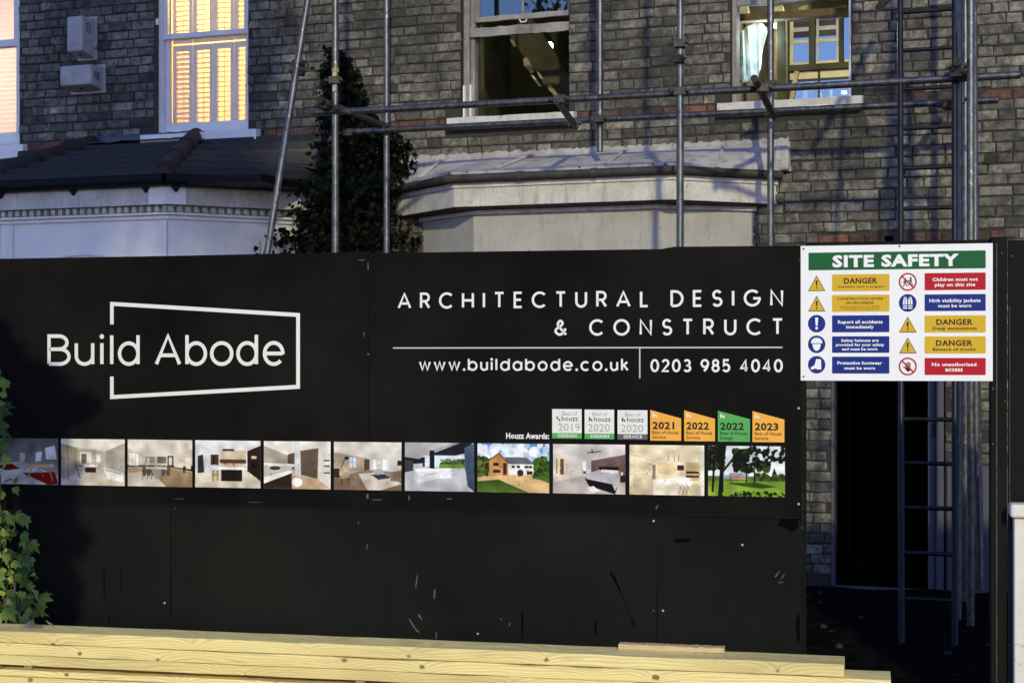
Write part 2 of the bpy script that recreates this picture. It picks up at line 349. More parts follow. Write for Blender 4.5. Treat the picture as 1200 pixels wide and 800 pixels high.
# ------------------------------------------------------------------ ground, pavement, road
def sheet(name, x0, x1, y0, y1, z, m, n=1):
    mb = MB(); mb.add([(x0, y0, z), (x1, y0, z), (x1, y1, z), (x0, y1, z)], [(0, 1, 2, 3)])
    return tag(mb.build(name, m), kind='structure')
sheet('ground', -400, 400, -400, 400, -0.14, 'asphalt')
mb = MB(); mb.box(-40, 40, 2.6, 40, -0.13, -0.012); tag(mb.build('pavement', 'paving'), kind='structure')
mb = MB(); mb.box(-40, 40, 2.45, 2.597, -0.13, 0.0); tag(mb.build('kerb', 'kerb_stone'), kind='structure')
# front yard: bare trodden soil, uneven
rng = random.Random(5)
mb = MB(); nx, ny = 60, 24; ux0, ux1, wy0, wy1 = -7.0, 6.0, 0.02, 4.6
for j in range(ny + 1):
    for i in range(nx + 1):
        mb.v.append((ux0 + (ux1 - ux0) * i / nx, -(wy0 + (wy1 - wy0) * j / ny), 0.0 + rng.uniform(0, 0.05)))
for j in range(ny):
    for i in range(nx):
        a = j * (nx + 1) + i; mb.f.append((a, a + nx + 1, a + nx + 2, a + 1)); mb.mi.append(0)
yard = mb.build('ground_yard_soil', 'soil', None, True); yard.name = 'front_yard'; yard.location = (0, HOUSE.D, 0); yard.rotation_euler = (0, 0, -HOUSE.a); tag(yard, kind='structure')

# ------------------------------------------------------------------ brick walls
PARTY = HOUSE.u(396)
WL = dict(  # window openings in the facade: u0, u1, z0 (sill top), z1
    far=(-5.50, HOUSE.u(23), 3.53, 5.25), lit=(HOUSE.u(181), HOUSE.u(291), 3.54, 5.25),
    mid=(HOUSE.u(540), HOUSE.u(667), 3.54, 5.15), right=(HOUSE.u(856), HOUSE.u(998), 3.54, 5.15))
DOOR = (HOUSE.u(974), HOUSE.u(1108), 0.0, 2.42)
BAYL = [(-5.00, 0), (-4.13, .85), (-2.55, .85), (-1.85, 0)]
BAYR = [(-.76, 0), (-.142, .45), (1.284, .45), (1.906, 0)]
def wall_body(mb, u0, u1, z0, z1, holes, y0=0.0, y1=0.26):
    us = sorted({u0, u1, *[h[0] for h in holes], *[h[1] for h in holes]}); zs = sorted({z0, z1, *[h[2] for h in holes], *[h[3] for h in holes]})
    us = [u for u in us if u0 <= u <= u1]; zs = [z for z in zs if z0 <= z <= z1]
    for i in range(len(us) - 1):
        j = 0
        while j < len(zs) - 1:
            cu = (us[i] + us[i + 1]) / 2
            ok = lambda jj: not any(h[0] < cu < h[1] and h[2] < (zs[jj] + zs[jj + 1]) / 2 < h[3] for h in holes)
            if not ok(j): j += 1; continue
            k = j
            while k + 1 < len(zs) - 1 and ok(k + 1): k += 1
            mb.box(us[i], us[i + 1], y0, y1, zs[j], zs[k + 1]); j = k + 1
def brick_mesh(L, H, rg, depth=0.03):
    """one worn brick: rounded, slightly out of square; front towards -y"""
    j = lambda a: rg.uniform(-a, a)
    out = [(-L / 2 + j(.004), -H / 2 + j(.0034)), (L / 2 + j(.004), -H / 2 + j(.0034)), (L / 2 + j(.004), H / 2 + j(.0034)), (-L / 2 + j(.004), H / 2 + j(.0034))]
    ins = []
    for (x, z) in out:
        c = rg.uniform(.003, .017); ins.append((x - math.copysign(c, x), z - math.copysign(min(c, .012), z)))
    vs = [(x, .02, z) for x, z in out] + [(x + 0, -depth * .18 + j(.001), z) for x, z in out] + [(x, -depth * .34 + j(.002), z) for x, z in ins]
    fs = []
    for a in (0, 4):
        for i in range(4): fs.append((a + i, a + (i + 1) % 4, a + 4 + (i + 1) % 4, a + 4 + i))
    fs.append((8, 9, 10, 11))
    return vs, fs
rg = random.Random(11)
BR = {'s': [], 'h': []}
for kind, L in (('s', .217), ('h', .104)):
    for _ in range(9): BR[kind].append(brick_mesh(L, .063, rg))
BMESH = {}
def lay_bricks(root, u0, u1, z0, z1, holes, hide, seed, maxn=300, zred=3.503):
    rg = random.Random(seed); items = []
    nz = int((z1 - z0) / .075)
    base = zred - int((zred - z0) / .075) * .075
    row = 0; z = base
    while z < z1:
        red = abs(z - zred) < .01
        x = u0 - rg.uniform(0, .2); kind = row % 2
        while x < u1:
            L = .217 if kind == 0 else .104
            if rg.random() < .12: kind2 = rg.choice((0, 1)); L = .217 if kind2 == 0 else .104
            a, b = x, x + L; x = b + .0105; kind = 1 - kind if rg.random() < .82 else kind
            full = L
            ca, cb = max(a, u0), min(b, u1)
            for h in holes:
                if h[2] - .03 < z < h[3] + .03:
                    if h[0] <= ca < h[1]: ca = h[1] + .002
                    if h[0] < cb <= h[1]: cb = h[0] - .002
                    if ca < h[0] and cb > h[1]: cb = h[0] - .002
            if cb - ca < .035: continue
            items.append([(ca + cb) / 2, z + rg.uniform(-.0025, .0025), (cb - ca) / full, 's' if full > .2 else 'h', red, rg.randrange(9)])
        z += .075; row += 1
    def score(it):
        px, Y = HOUSE.px_of(it[0]); py = 421 - (it[1] - EYE) * 1900 / Y
        if not (-10 < px < 1215 and -8 < py): return 0
        if hide(px, py, it[0], it[1]): return 0
        return it[2] * (.217 if it[3] == 's' else .104) / Y
    items.sort(key=score, reverse=True)
    rest = {False: MB(), True: MB()}; n = 0
    for it in items:
        u, z, sx, k, red, v = it
        m = 'red_brick' if red else 'stock_brick'
        if n < maxn and score(it) > 0:
            key = (k, v, m)
            if key not in BMESH:
                q = MB(); q.add(*BR[k][v]); BMESH[key] = q.mesh('brick', m)
            o = bpy.data.objects.new('brick', BMESH[key]); o.location = (u, rg.uniform(-.006, .003), z); o.scale = (sx, 1, 1)
            o.rotation_euler = (0, rg.uniform(-.016, .016), 0); link(o, root); n += 1
        else:
            vs, fs = BR[k][v]; dy = rg.uniform(-.0035, .0015)
            rest[red].add([(u + p[0] * sx, p[1] + dy, z + p[2]) for p in vs], fs)
    tag(rest[False].build('brickwork', 'stock_brick', root), kind='stuff')
    if rest[True].f: tag(rest[True].build('red_brickwork', 'red_brick', root), kind='stuff')

def hide_left(px, py, u, z):
    if py > 225: return True
    if 20 < px < 390 and py > 172 + max(0, (px - 230) * .33): return True
    return px < 20 and py > 200
def hide_right(px, py, u, z):
    if 385 < px < 470 and py > 120: return True
    if px < 925 and py > 188 - (px - 490) * .05: return True
    if py > 285 and not (944 < px < 976 and 446 < py < 660) and not (1115 < px < 1158 and py > 446): return True
    return False
left_house = frame_empty('terraced_house', HOUSE)
tag(left_house, 'sooty brick house with lit shuttered window above a tiled white bay', 'house')
mb = MB(); wall_body(mb, -8.2, PARTY, 0, 5.9, [WL['far'], WL['lit']]); mb.build('wall', 'mortar', left_house)
lay_bricks(left_house, -7.4, PARTY, 1.4, 5.7, [WL['far'], WL['lit'], (-5.6, HOUSE.u(27), 3.42, 3.6), (HOUSE.u(164), HOUSE.u(300), 3.42, 3.6)], hide_left, 3)
right_house = frame_empty('terraced_house', HOUSE)
tag(right_house, 'old brick house under renovation behind the scaffold, window sashes missing, white stuccoed bay', 'house')
ARCH = (DOOR[0] - .02, DOOR[1] + .30, 2.42, 2.50)
AIR = (HOUSE.u(1036), HOUSE.u(1047), 2.44, 2.53)
mb = MB(); wall_body(mb, PARTY + .001, 6.4, 0, 5.9, [WL['mid'], WL['right'], DOOR, AIR]); mb.build('wall', 'mortar', right_house)
sill_holes = [(HOUSE.u(522), HOUSE.u(674), 3.42, 3.6), (HOUSE.u(838), HOUSE.u(1012), 3.42, 3.6)]
PLINTH_Z = HOUSE.z(1140, 545)
lay_bricks(right_house, PARTY + .003, 6.2, 0.1, 5.7, [WL['mid'], WL['right'], DOOR, (DOOR[0] - .10, DOOR[1] + .35, 2.425, 2.555), (DOOR[1] + .0, 6.3, 0.0, PLINTH_Z), (-.72, 1.86, 0.0, 2.6)] + sill_holes, hide_right, 8)
# red gauged bricks over the doorway, an air brick hole between them
x = DOOR[0] - .09; k = 0
while x < DOOR[1] + .33:
    w_ = .098 if k % 3 else .21
    if not (x < AIR[1] + .005 and x + w_ > AIR[0] - .005):
        vs, fs = brick_mesh(w_, .112, rg); q = MB(); q.add(vs, fs); o = q.build('arch_brick', 'red_brick', right_house); o.location = (x + w_ / 2, -.004, 2.49)
    x += w_ + .01; k += 1
# painted plinth right of the doorway
mb = MB(); mb.box(DOOR[1] + .012, 6.35, -.016, .01, 0.0, PLINTH_Z); mb.build('plinth', 'shaded_pale_paint', right_house)
for px_ in (1161,):   # hole knocked in the wall
    u_, z_ = HOUSE.uz(px_, 186); mb = MB()
    mb.prism([(u_ - .045, z_ - .03), (u_ + .02, z_ - .045), (u_ + .05, z_ + .01), (u_ + .01, z_ + .04), (u_ - .04, z_ + .03)], -.017, -.006); mb.build('broken_brick_hole', 'dark_slot', right_house)
# porch / hall behind the doorway
def room(parent, u0, u1, z0, z1, y0, y1, m, name='room_wall', rear_hole=None, t=.05):
    mb = MB()
    mb.box(u0 - t, u0, y0, y1, z0, z1); mb.box(u1, u1 + t, y0, y1, z0, z1); mb.box(u0 - t, u1 + t, y0, y1 + t, z1 + .001, z1 + t); mb.box(u0 - t, u1 + t, y0, y1 + t, z0 - t, z0 - .001)
    if rear_hole: wall_body(mb, u0 - t, u1 + t, z0, z1, rear_hole, y1 + .001, y1 + t)
    else: mb.box(u0 - t, u1 + t, y1 + .001, y1 + t, z0, z1)
    return mb.build(name, m, parent)
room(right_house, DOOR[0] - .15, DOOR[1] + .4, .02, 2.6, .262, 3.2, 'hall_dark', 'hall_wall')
# door frame: pale painted post and head, shade put into the colour
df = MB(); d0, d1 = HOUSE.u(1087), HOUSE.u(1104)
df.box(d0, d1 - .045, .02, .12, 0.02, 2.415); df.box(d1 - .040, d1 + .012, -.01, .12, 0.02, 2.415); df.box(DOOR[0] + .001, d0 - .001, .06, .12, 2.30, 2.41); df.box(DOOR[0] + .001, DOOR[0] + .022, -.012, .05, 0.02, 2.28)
df.build('door_frame', 'shaded_pale_paint', right_house, bevel=.004)
mb = MB(); u_, z_ = HOUSE.uz(1094, 505); mb.box(u_ - .012, u_ + .014, .012, .0195, z_ - .05, z_ + .05); mb.build('letter_slot', 'dark_slot', right_house)

# ------------------------------------------------------------------ windows
def sill(parent, px0, px1, z0, z1, m, proj=.09, rg=random.Random(2)):
    u0, u1 = HOUSE.u(px0, proj), HOUSE.u(px1, proj); mb = MB(); n = 14
    pts = []
    for i in range(n + 1):
        t = i / n; x = u0 + (u1 - u0) * t
        for (y, z) in ((.02, z0), (-proj, z0), (-proj, z1 - .012), (.02, z1)):
            pts.append((x, y + (rg.uniform(-.003, .003) if y < 0 else 0), z + rg.uniform(-.0025, .0025)))
    fs = []
    for i in range(n):
        for e in range(4): fs.append((4 * i + e, 4 * i + (e + 1) % 4, 4 * i + 4 + (e + 1) % 4, 4 * i + 4 + e))
    fs += [(0, 3, 2, 1), (4 * n, 4 * n + 1, 4 * n + 2, 4 * n + 3)]
    mb.add(pts, fs); return mb.build('sill', m, parent, bevel=.005)
def ring(mb, u0, u1, z0, z1, t, y0, y1, b=None, tp=None):
    b = t if b is None else b; tp = t if tp is None else tp
    mb.box(u0, u0 + t, y0, y1, z0, z1); mb.box(u1 - t, u1, y0, y1, z0, z1); mb.box(u0 + t, u1 - t, y0, y1, z0, z0 + b); mb.box(u0 + t, u1 - t, y0, y1, z1 - tp, z1)
def pane(parent, u0, u1, z0, z1, y, m):
    mb = MB(); mb.box(u0, u1, y, y + .004, z0, z1); return mb.build('pane', m, parent)
# lit window (left house)
def lit_window():
    u0, u1, z0, z1 = WL['lit']; up = HOUSE.u(187, -.09)
    mb = MB(); mb.box(u0 + .001, u0 + .006, -.004, .10, z0, z1); mb.build('reveal', 'brown_reveal', left_house)
    w = MB(); ring(w, u0 + .008, u1 - .002, z0, z1 - .002, .035, .05, .14, b=.03); f = w.build('window', 'white_joinery', left_house, bevel=.003)
    a, b = u0 + .045, u1 - .038
    zm = HOUSE.z(240, 41, -.1)
    s = MB(); ring(s, a, b, z0 + .032, zm + .012, .042, .10, .135, b=.075, tp=.035); s.build('lower_sash', 'white_joinery', f, bevel=.003)
    s = MB(); ring(s, a, b, zm - .022, z1 - .04, .042, .065, .098, b=.045, tp=.05); s.build('upper_sash', 'white_joinery', f, bevel=.003)
    pane(f, a + .04, b - .04, z0 + .10, zm - .02, .115, 'window_glass'); pane(f, a + .04, b - .04, zm + .02, z1 - .085, .08, 'window_glass')
    # plantation shutters inside: four leaves in each tier
    n = 4; W = (u1 + .12 - a) / n
    for (q0, q1, col2) in ((z0 + .05, zm - .055, 0), (zm - .04, z1 - .05, 1)):
        for i in range(n):
            l0 = a + .015 + i * .200; l1 = l0 + .193
            if l0 > b - .02: break
            s = MB(); y0, y1 = .19, .218; st = .034
            ring(s, l0, l1, q0, q1, st, y0, y1, b=.05, tp=.05); sh = s.build('shutter', 'white_joinery', f, bevel=.002)
            lv = MB(); z = q0 + .055 + .014; k = 0; ang = R((17, -2, -9, -9)[i] if col2 == 0 else (-6, -10, -8, -8)[i])
            while z < q1 - .06:
                c, s_ = math.cos(ang), math.sin(ang); hw, ht = .021, .0034
                pts = [(-hw, -ht), (hw, -ht), (hw, ht), (-hw, ht)]
                P = [(.204 + y * c + zz * s_, z - y * s_ + zz * c) for y, zz in pts]
                x0, x1 = l0 + st + .001, l1 - st - .001
                lv.add([(x0, y, zz) for y, zz in P] + [(x1, y, zz) for y, zz in P], [(0, 1, 2, 3), (7, 6, 5, 4), (0, 4, 5, 1), (1, 5, 6, 2), (2, 6, 7, 3), (3, 7, 4, 0)])
                z += .042; k += 1
            tag(lv.build('louvre_slats', 'white_joinery', sh), kind='stuff')
            rod = MB(); rod.box((l0 + l1) / 2 + .012, (l0 + l1) / 2 + .017, .176, .182, q0 + .06, q1 - .06); rod.build('tilt_rod', 'white_joinery', sh)
    sill(left_house, 164, 300, 3.447, 3.545, 'white_joinery')
    mb = MB(); mb.tube((u0 + .03, -.005, 4.47), (u0 + .03, -.005, 4.52), .012); mb.build('sash_stay', 'white_joinery', left_house)
    # the lit room behind
    room(left_house, u0 - .3, u1 + .5, z0 - .35, z1 + .1, .262, 2.4, 'cream_wall')
    mb = MB(); cx, cy, cz = u0 + .42, 1.9, 3.78     # bedside lamp seen through the slats
    mb.tube((cx, cy, cz - .25), (cx, cy, cz), .02); mb.tube((cx, cy, cz), (cx, cy, cz + .2), .13, 16, .08, 1); tag(mb.build('lamp', ['rough_joist', 'warm_lamp_glow'], None), 'glowing bedside lamp behind the louvres of the lit window', 'lamp'); bpy.data.objects['lamp'].location = (0, HOUSE.D, 0); bpy.data.objects['lamp'].rotation_euler = (0, 0, -HOUSE.a)
    for nm, p, e in (('room_light', (u0 + .5, 1.3, z1 - .25), 62), ):
        ld = bpy.data.lights.new(nm, 'POINT'); ld.energy = e * 1.35; ld.color = (1, .56, .20); ld.shadow_soft_size = .12; lo = bpy.data.objects.new(nm, ld); link(lo, left_house); lo.location = p
lit_window()
def far_window():
    u0, u1, z0, z1 = WL['far']
    w = MB(); ring(w, u0, u1 - .002, z0, z1, .05, .03, .12, b=.05); f = w.build('window', 'white_joinery', left_house, bevel=.003)
    zm = HOUSE.z(10, 52, -.1)
    s = MB(); ring(s, u0 + .05, u1 - .052, z0 + .05, zm, .045, .08, .115, b=.07, tp=.035); s.build('lower_sash', 'white_joinery', f, bevel=.003)
    s = MB(); ring(s, u0 + .05, u1 - .052, zm - .03, z1 - .05, .045, .045, .078, b=.06); s.build('upper_sash', 'white_joinery', f, bevel=.003)
    pane(f, u0 + .09, u1 - .09, z0 + .115, zm - .03, .095, 'window_glass'); pane(f, u0 + .09, u1 - .09, zm + .03, z1 - .09, .06, 'window_glass')
    bl = MB(); z = z0 + .07
    while z < z1 - .06:
        bl.add([(u0 + .07, .150, z), (u1 - .07, .150, z), (u1 - .07, .157, z + .0400), (u0 + .07, .157, z + .0400)], [(0, 1, 2, 3)])
        z += .0412
    tag(bl.build('blind_slats', 'blind_fabric', f), kind='stuff')
    sill(left_house, -60, 27, 3.40, 3.53, 'white_joinery', .07)
    room(left_house, u0 - .1, u1 + .1, z0 - .1, z1 + .1, .262, 2.0, 'cream_wall')
    ld = bpy.data.lights.new('room_light', 'POINT'); ld.energy = 32; ld.color = (1, .86, .66); ld.shadow_soft_size = .3; lo = bpy.data.objects.new('room_light', ld); link(lo, left_house); lo.location = ((u0 + u1) / 2, 1.1, 4.3)
far_window()
def ragged(mb, x0, x1, z0, z1, y0, y1, n, rg, jl=.01, jt=.01):
    """board with chewed upper and lower edges"""
    lo = []; hi = []
    for i in range(n + 1):
        x = x0 + (x1 - x0) * i / n; lo.append((x, z0 + rg.uniform(-jl, jl))); hi.append((x, z1 + rg.uniform(-jt, jt)))
    mb.prism(lo + hi[::-1], y0, y1)
def mid_window():
    u0, u1, z0, z1 = WL['mid']; rg = random.Random(4)
    w = MB(); w.box(u0 + .002, u0 + .05, .05, .16, z0, z1); w.box(u0 + .052, u0 + .085, .08, .16, z0, z1); w.box(u1 - .018, u1 - .001, .06, .16, z0, z1); w.box(u0 + .086, u1 - .019, .06, .16, z1 - .05, z1)
    f = w.build('window', 'peeling_paint', right_house, bevel=.004)
    a, b = u0 + .087, u1 - .02
    zt = HOUSE.z(600, 20, -.1); zb = HOUSE.z(600, 30, -.1); zc = HOUSE.z(600, 41, -.1)
    s = MB(); s.box(a, a + .035, .085, .12, zt - .02, z1 - .05); s.box(b - .022, b, .085, .12, zt - .02, z1 - .05); ragged(s, a, b, zt - .026, zt + .016, .084, .125, 10, rg, .003, .002); s.box((a + b) / 2 - .008, (a + b) / 2 + .008, .09, .115, zt + .016, z1 - .05)
    us = s.build('upper_sash', 'peeling_paint', f, bevel=.003)
    pane(us, a + .035, (a + b) / 2 - .008, zt + .016, z1 - .052, .10, 'old_glass'); pane(us, (a + b) / 2 + .008, b - .022, zt + .016, z1 - .052, .10, 'old_glass')
    s = MB(); ragged(s, a - .03, b + .005, zc - .010, zb - .012, .045, .08, 16, rg, .004, .005); s.build('meeting_rail', 'peeling_paint', f)
    s = MB(); s.tube(((a + b) / 2 - .01, .082, zt - .05), ((a + b) / 2 + .03, .082, zt - .05), .005); s.tube(((a + b) / 2 - .01, .082, zt - .05), ((a + b) / 2 - .02, .082, zt - .03), .005); s.tube(((a + b) / 2 + .03, .082, zt - .05), ((a + b) / 2 + .04, .082, zt - .03), .005); s.build('sash_lift', 'white_joinery', f)
    s = MB(); s.box(u0 + .01, u0 + .022, .020, .05, z0 + .01, z0 + .26); s.box(u0 + .054, u0 + .064, .05, .08, z0 + .02, z0 + .27); s.build('parting_bead', 'sign_white', f)
    sill(right_house, 523, 672, 3.452, 3.545, 'old_white_render')
    # gutted room: rear plaster wall, stair string and joists, work lamp
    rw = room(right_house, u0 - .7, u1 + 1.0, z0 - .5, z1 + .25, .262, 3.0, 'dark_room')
    H2 = Plane(HOUSE.D, 20.3)
    def at(px, py, y): return (HOUSE.u(px, -y), y, HOUSE.z(px, py, -y))
    def beam(name, p, q, hw, hy, m, n=1, par=right_house):
        a_, b_ = Vector(at(*p)), Vector(at(*q)); mb = MB(); d = (b_ - a_); nn = Vector((-d.z, 0, d.x)).normalized() * hw
        vs = []
        for P in (a_, b_):
            for sx in (-1, 1):
                for sy in (-1, 1): vs.append(P + nn * sx + Vector((0, hy * sy, 0)))
        mb.add(vs, [(0, 1, 3, 2), (4, 6, 7, 5), (0, 4, 5, 1), (2, 3, 7, 6), (0, 2, 6, 4), (1, 5, 7, 3)]); return mb.build(name, m, par, bevel=.004)
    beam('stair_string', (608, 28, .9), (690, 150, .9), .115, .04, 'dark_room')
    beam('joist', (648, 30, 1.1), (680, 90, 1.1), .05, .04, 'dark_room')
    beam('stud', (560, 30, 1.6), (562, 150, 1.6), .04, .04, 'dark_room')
    mb = MB()       # torn lath edge along the stair, catching the light
    for pts in ([(597, 46), (601, 47), (605, 54), (602, 55)], [(613, 69), (617, 67), (622, 76), (626, 84), (622, 86), (617, 80), (614, 77)], [(628, 83), (632, 86), (637, 93), (633, 92)], [(640, 98), (644, 98), (650, 106), (655, 114), (654, 122), (650, 118), (648, 110), (643, 105)], [(622, 88), (625, 89), (634, 101), (631, 101)]):
        mb.prism([(lambda q: (q[0], q[2]))(at(px, py, .78)) for px, py in pts][::-1], .78, .80); mb.build('torn_lath', 'plaster', right_house)
    beam('plaster_panel', (658, 46, 1.3), (662, 54, 1.3), .035, .01, 'plaster'); beam('plaster_panel', (655, 76, 1.3), (664, 92, 1.3), .04, .01, 'plaster')
    p = at(640, 53, 1.6); L = MB(); L.box(p[0] - .045, p[0] + .045, 1.6, 1.66, p[2] - .028, p[2] + .028)
    lm = L.build('work_lamp', 'lamp_glow', None, bevel=.01); lm.location = (0, HOUSE.D, 0); lm.rotation_euler = (0, 0, -HOUSE.a); tag(lm, 'small glowing work lamp inside the dark middle window', 'lamp')
    ld = bpy.data.lights.new('room_light', 'POINT'); ld.energy = 4.5; ld.color = (.95, 1, .6); ld.shadow_soft_size = .06; lo = bpy.data.objects.new('room_light', ld); link(lo, right_house); lo.location = (p[0], 1.45, p[2] + .02)
    return at, beam
AT, BEAM = mid_window()
def right_window():
    u0, u1, z0, z1 = WL['right']; rg = random.Random(7); at = AT
    w = MB(); w.box(u0 + .002, u0 + .035, .04, .16, z0, z1); w.box(u1 - .02, u1 - .001, .03, .16, z0, z1)
    zt = HOUSE.z(930, 2, -.1)
    ragged(w, u0 + .036, u1 - .021, zt - .012, zt + .075, .05, .10, 14, rg, .006, .002); w.box(u0 + .036, u1 - .021, .05, .15, z1 - .04, z1)
    f = w.build('window', 'peeling_paint', right_house, bevel=.004)
    pane(f, u0 + .04, u1 - .03, zt + .076, z1 - .042, .08, 'old_glass')
    s = MB(); ragged(s, u1 - .022, u1 - .006, z0 + .0, zt, .012, .029, 8, rg, 0, 0); s.build('parting_bead', 'sign_white', f)
    sill(right_house, 840, 1010, 3.452, 3.545, 'old_white_render')
    # room with rear window wall at 3 m
    y = 2.6
    g0, g1 = HOUSE.u(927, -y), HOUSE.u(1030, -y); zz = lambda py: HOUSE.z(960, py, -y)
    holes = [(HOUSE.u(861, -y), HOUSE.u(898, -y), zz(118), zz(98)), (HOUSE.u(926, -y), g1, zz(118), zz(22))]
    ra, rb = HOUSE.u(835, -y), HOUSE.u(1060, -y)
    room(right_house, ra, rb, 3.1, z1 + .3, .262, y, 'rough_joist', rear_hole=holes)
    mb = MB()
    def bar(pxa, pxb, pya, pyb, d, m=0, yy=y - .03): mb.box(HOUSE.u(pxa, -yy), HOUSE.u(pxb, -yy), yy - d, yy, HOUSE.z(960, pyb, -yy), HOUSE.z(960, pya, -yy), m)
    bar(949, 956, 22, 76, .05); bar(984, 989, 22, 76, .05); bar(915, 1030, 76, 83, .06); bar(919, 925, 24, 118, .06); bar(959, 961, 83, 118, .03); bar(1003, 1008, 22, 118, .06)
    mb.build('rear_window_frame', 'dark_room', right_house)
    mb = MB()
    bar(926, 1000, 83.2, 92, .012, 0, y - .002); bar(926, 1000, 92.2, 95, .012, 1, y - .002); bar(926, 983, 46, 50, .012, 0, y - .002); bar(926, 1000, 72, 75.9, .012, 0, y - .002); bar(862, 898, 111, 117, .02, 0, y - .002)
    bar(926, 983, 24, 31, .010, 1, y - .002); bar(926, 983, 31.2, 36, .010, 2, y - .002); bar(926, 983, 36.2, 43, .010, 1, y - .002); bar(926, 930, 24, 76, .012, 0, y - .0005); bar(957, 960, 22, 76, .012, 2, y - .0005); bar(980, 983, 24, 76, .012, 2, y - .0005)  # wide grey bands: reflections in the upper panes, built as coloured bars
    mb.build('rear_bars_and_reflections', ['plaster', 'grey_plastic', 'vent_plastic'], right_house)
    pane(right_house, HOUSE.u(856, -y), HOUSE.u(1035, -y), zz(120), zz(20), y + .06, 'rear_glass')
    # ceiling joists and head beam close behind the window
    BEAM('head_beam', (855, 23, .5), (1000, 14, .5), .028, .05, 'rough_joist')
    for a_ in (872, 913, 943, 987): BEAM('joist', (a_ - 1, 8, 1.0), (a_ + 1, 20, 1.0), .038, .03, 'old_timber')
    BEAM('ceiling_beam', (855, 12, 1.2), (1010, 3, 1.2), .09, .05, 'dark_room')
    BEAM('stud', (916, 15, .7), (917, 122, .7), .035, .04, 'dark_room'); BEAM('stud', (908, 25, 1.4), (912, 122, 1.4), .03, .04, 'rough_joist')
    BEAM('brace', (934, 84, .9), (928, 118, .9), .018, .02, 'old_timber')
    # pale sheet hanging in the room: folds
    mb = MB(); n = 26; m = 14; y0 = 1.1
    top = [(859, 37), (871, 36), (873, 33), (884, 27), (893, 28), (900, 34)]
    bot = [(859, 98), (872, 97), (878, 98), (888, 96), (891, 80), (893, 62)]
    def lerp(P, t):
        k = t * (len(P) - 1); i = min(int(k), len(P) - 2); f_ = k - i; return (P[i][0] + (P[i + 1][0] - P[i][0]) * f_, P[i][1] + (P[i + 1][1] - P[i][1]) * f_)
    for i in range(n + 1):
        a_, b_ = lerp(top, i / n), lerp(bot, i / n)
        for j in range(m + 1):
            t = j / m; px, py = a_[0] + (b_[0] - a_[0]) * t, a_[1] + (b_[1] - a_[1]) * t; yy = y0 + .05 * math.sin(i * .9) + .03 * math.sin(i * .35 + j * .4)
            mb.v.append(at(px, py, yy))
    for i in range(n):
        for j in range(m): q = i * (m + 1) + j; mb.f.append((q, q + m + 1, q + m + 2, q + 1)); mb.mi.append(0)
    sh = mb.build('dust_sheet', 'dusty_sheet', None, True); sh.location = (0, HOUSE.D, 0); sh.rotation_euler = (0, 0, -HOUSE.a)
    so = sh.modifiers.new('thick', 'SOLIDIFY'); so.thickness = .004
    tag(sh, 'pale dust sheet hanging in the room behind the right window', 'dust sheet')
    p = at(899, 60, .75); ld = bpy.data.lights.new('room_light', 'POINT'); ld.energy = 30; ld.color = (1, .97, .78); ld.shadow_soft_size = .08; lo = bpy.data.objects.new('room_light', ld); link(lo, right_house); lo.location = (p[0] + .25, 1.35, p[2] + .25)
    q = at(890, 34, .7); ld = bpy.data.lights.new('sheet_fill_light', 'POINT'); ld.energy = 5; ld.color = (.72, .95, 1); ld.shadow_soft_size = .05; lo = bpy.data.objects.new('sheet_fill_light', ld); link(lo, right_house); lo.location = (q[0] + .05, .62, q[2] - .1)  # fill light added beside the sheet to brighten it, apart from the bulb
    L = MB(); q = at(912, 31, 1.0); L.tube((q[0], .95, q[2] - .02), (q[0], .95, q[2] + .01), .03); lb = L.build('site_bulb', 'lamp_glow', None); lb.location = (0, HOUSE.D, 0); lb.rotation_euler = (0, 0, -HOUSE.a); tag(lb, 'small bare bulb under the joists behind the right window', 'lamp')
right_window()

# ------------------------------------------------------------------ flue / vent boxes on the left wall
def vent(px0, px1, pxs, y0, y1, yb, label, slots):
    D = .20; u0 = HOUSE.u(px0, D); u1 = HOUSE.u(px1, D); z1 = HOUSE.z(px0, y0, D); z0 = HOUSE.z(px0, y1, D)
    r = frame_empty('vent_cover', HOUSE); tag(r, label, 'vent', 'plastic vent covers on the left brick wall')
    mb = MB(); zz = z1 + .015
    mb.add([(u0, -D, z0), (u1, -D, z0), (u1, -D, z1), (u0, -D, z1), (u0 - .0, -.014, z0 - .03), (u1 + .0, -.014, z0 - .03), (u1, -.014, zz), (u0, -.014, zz)],
           [(0, 1, 2, 3), (1, 5, 6, 2), (4, 0, 3, 7), (3, 2, 6, 7), (4, 5, 1, 0), (5, 4, 7, 6)])
    mb.build('hood', 'vent_plastic', r, bevel=.014)
    s = MB()
    for i in range(5):
        zc = z1 - .05 - i * .018 * slots; s.box(u1 - .0, u1 + .0035, -D + .05, -.07, zc - .005, zc)
    s.build('slot', 'dark_slot', r)
    s = MB(); s.tube(((u0 + u1) / 2, -D * .55, z0 - .022), ((u0 + u1) / 2, -D * .55, z0 - .006), .012); s.build('drain_hole', 'dark_slot', r)
    s = MB(); s.box(u0 - .02, u1 + .02, -.0155, -.0045, z0 - .045, zz + .015); s.build('back_plate', 'vent_plastic', r, bevel=.002)
vent(78, 96, 113, 20, 61, 71, 'tall narrow grey vent cover on the left wall above the wider one', 1.0)
vent(70, 106, 124, 78, 101, 112, 'wide low grey vent cover on the left wall below the tall one', .75)

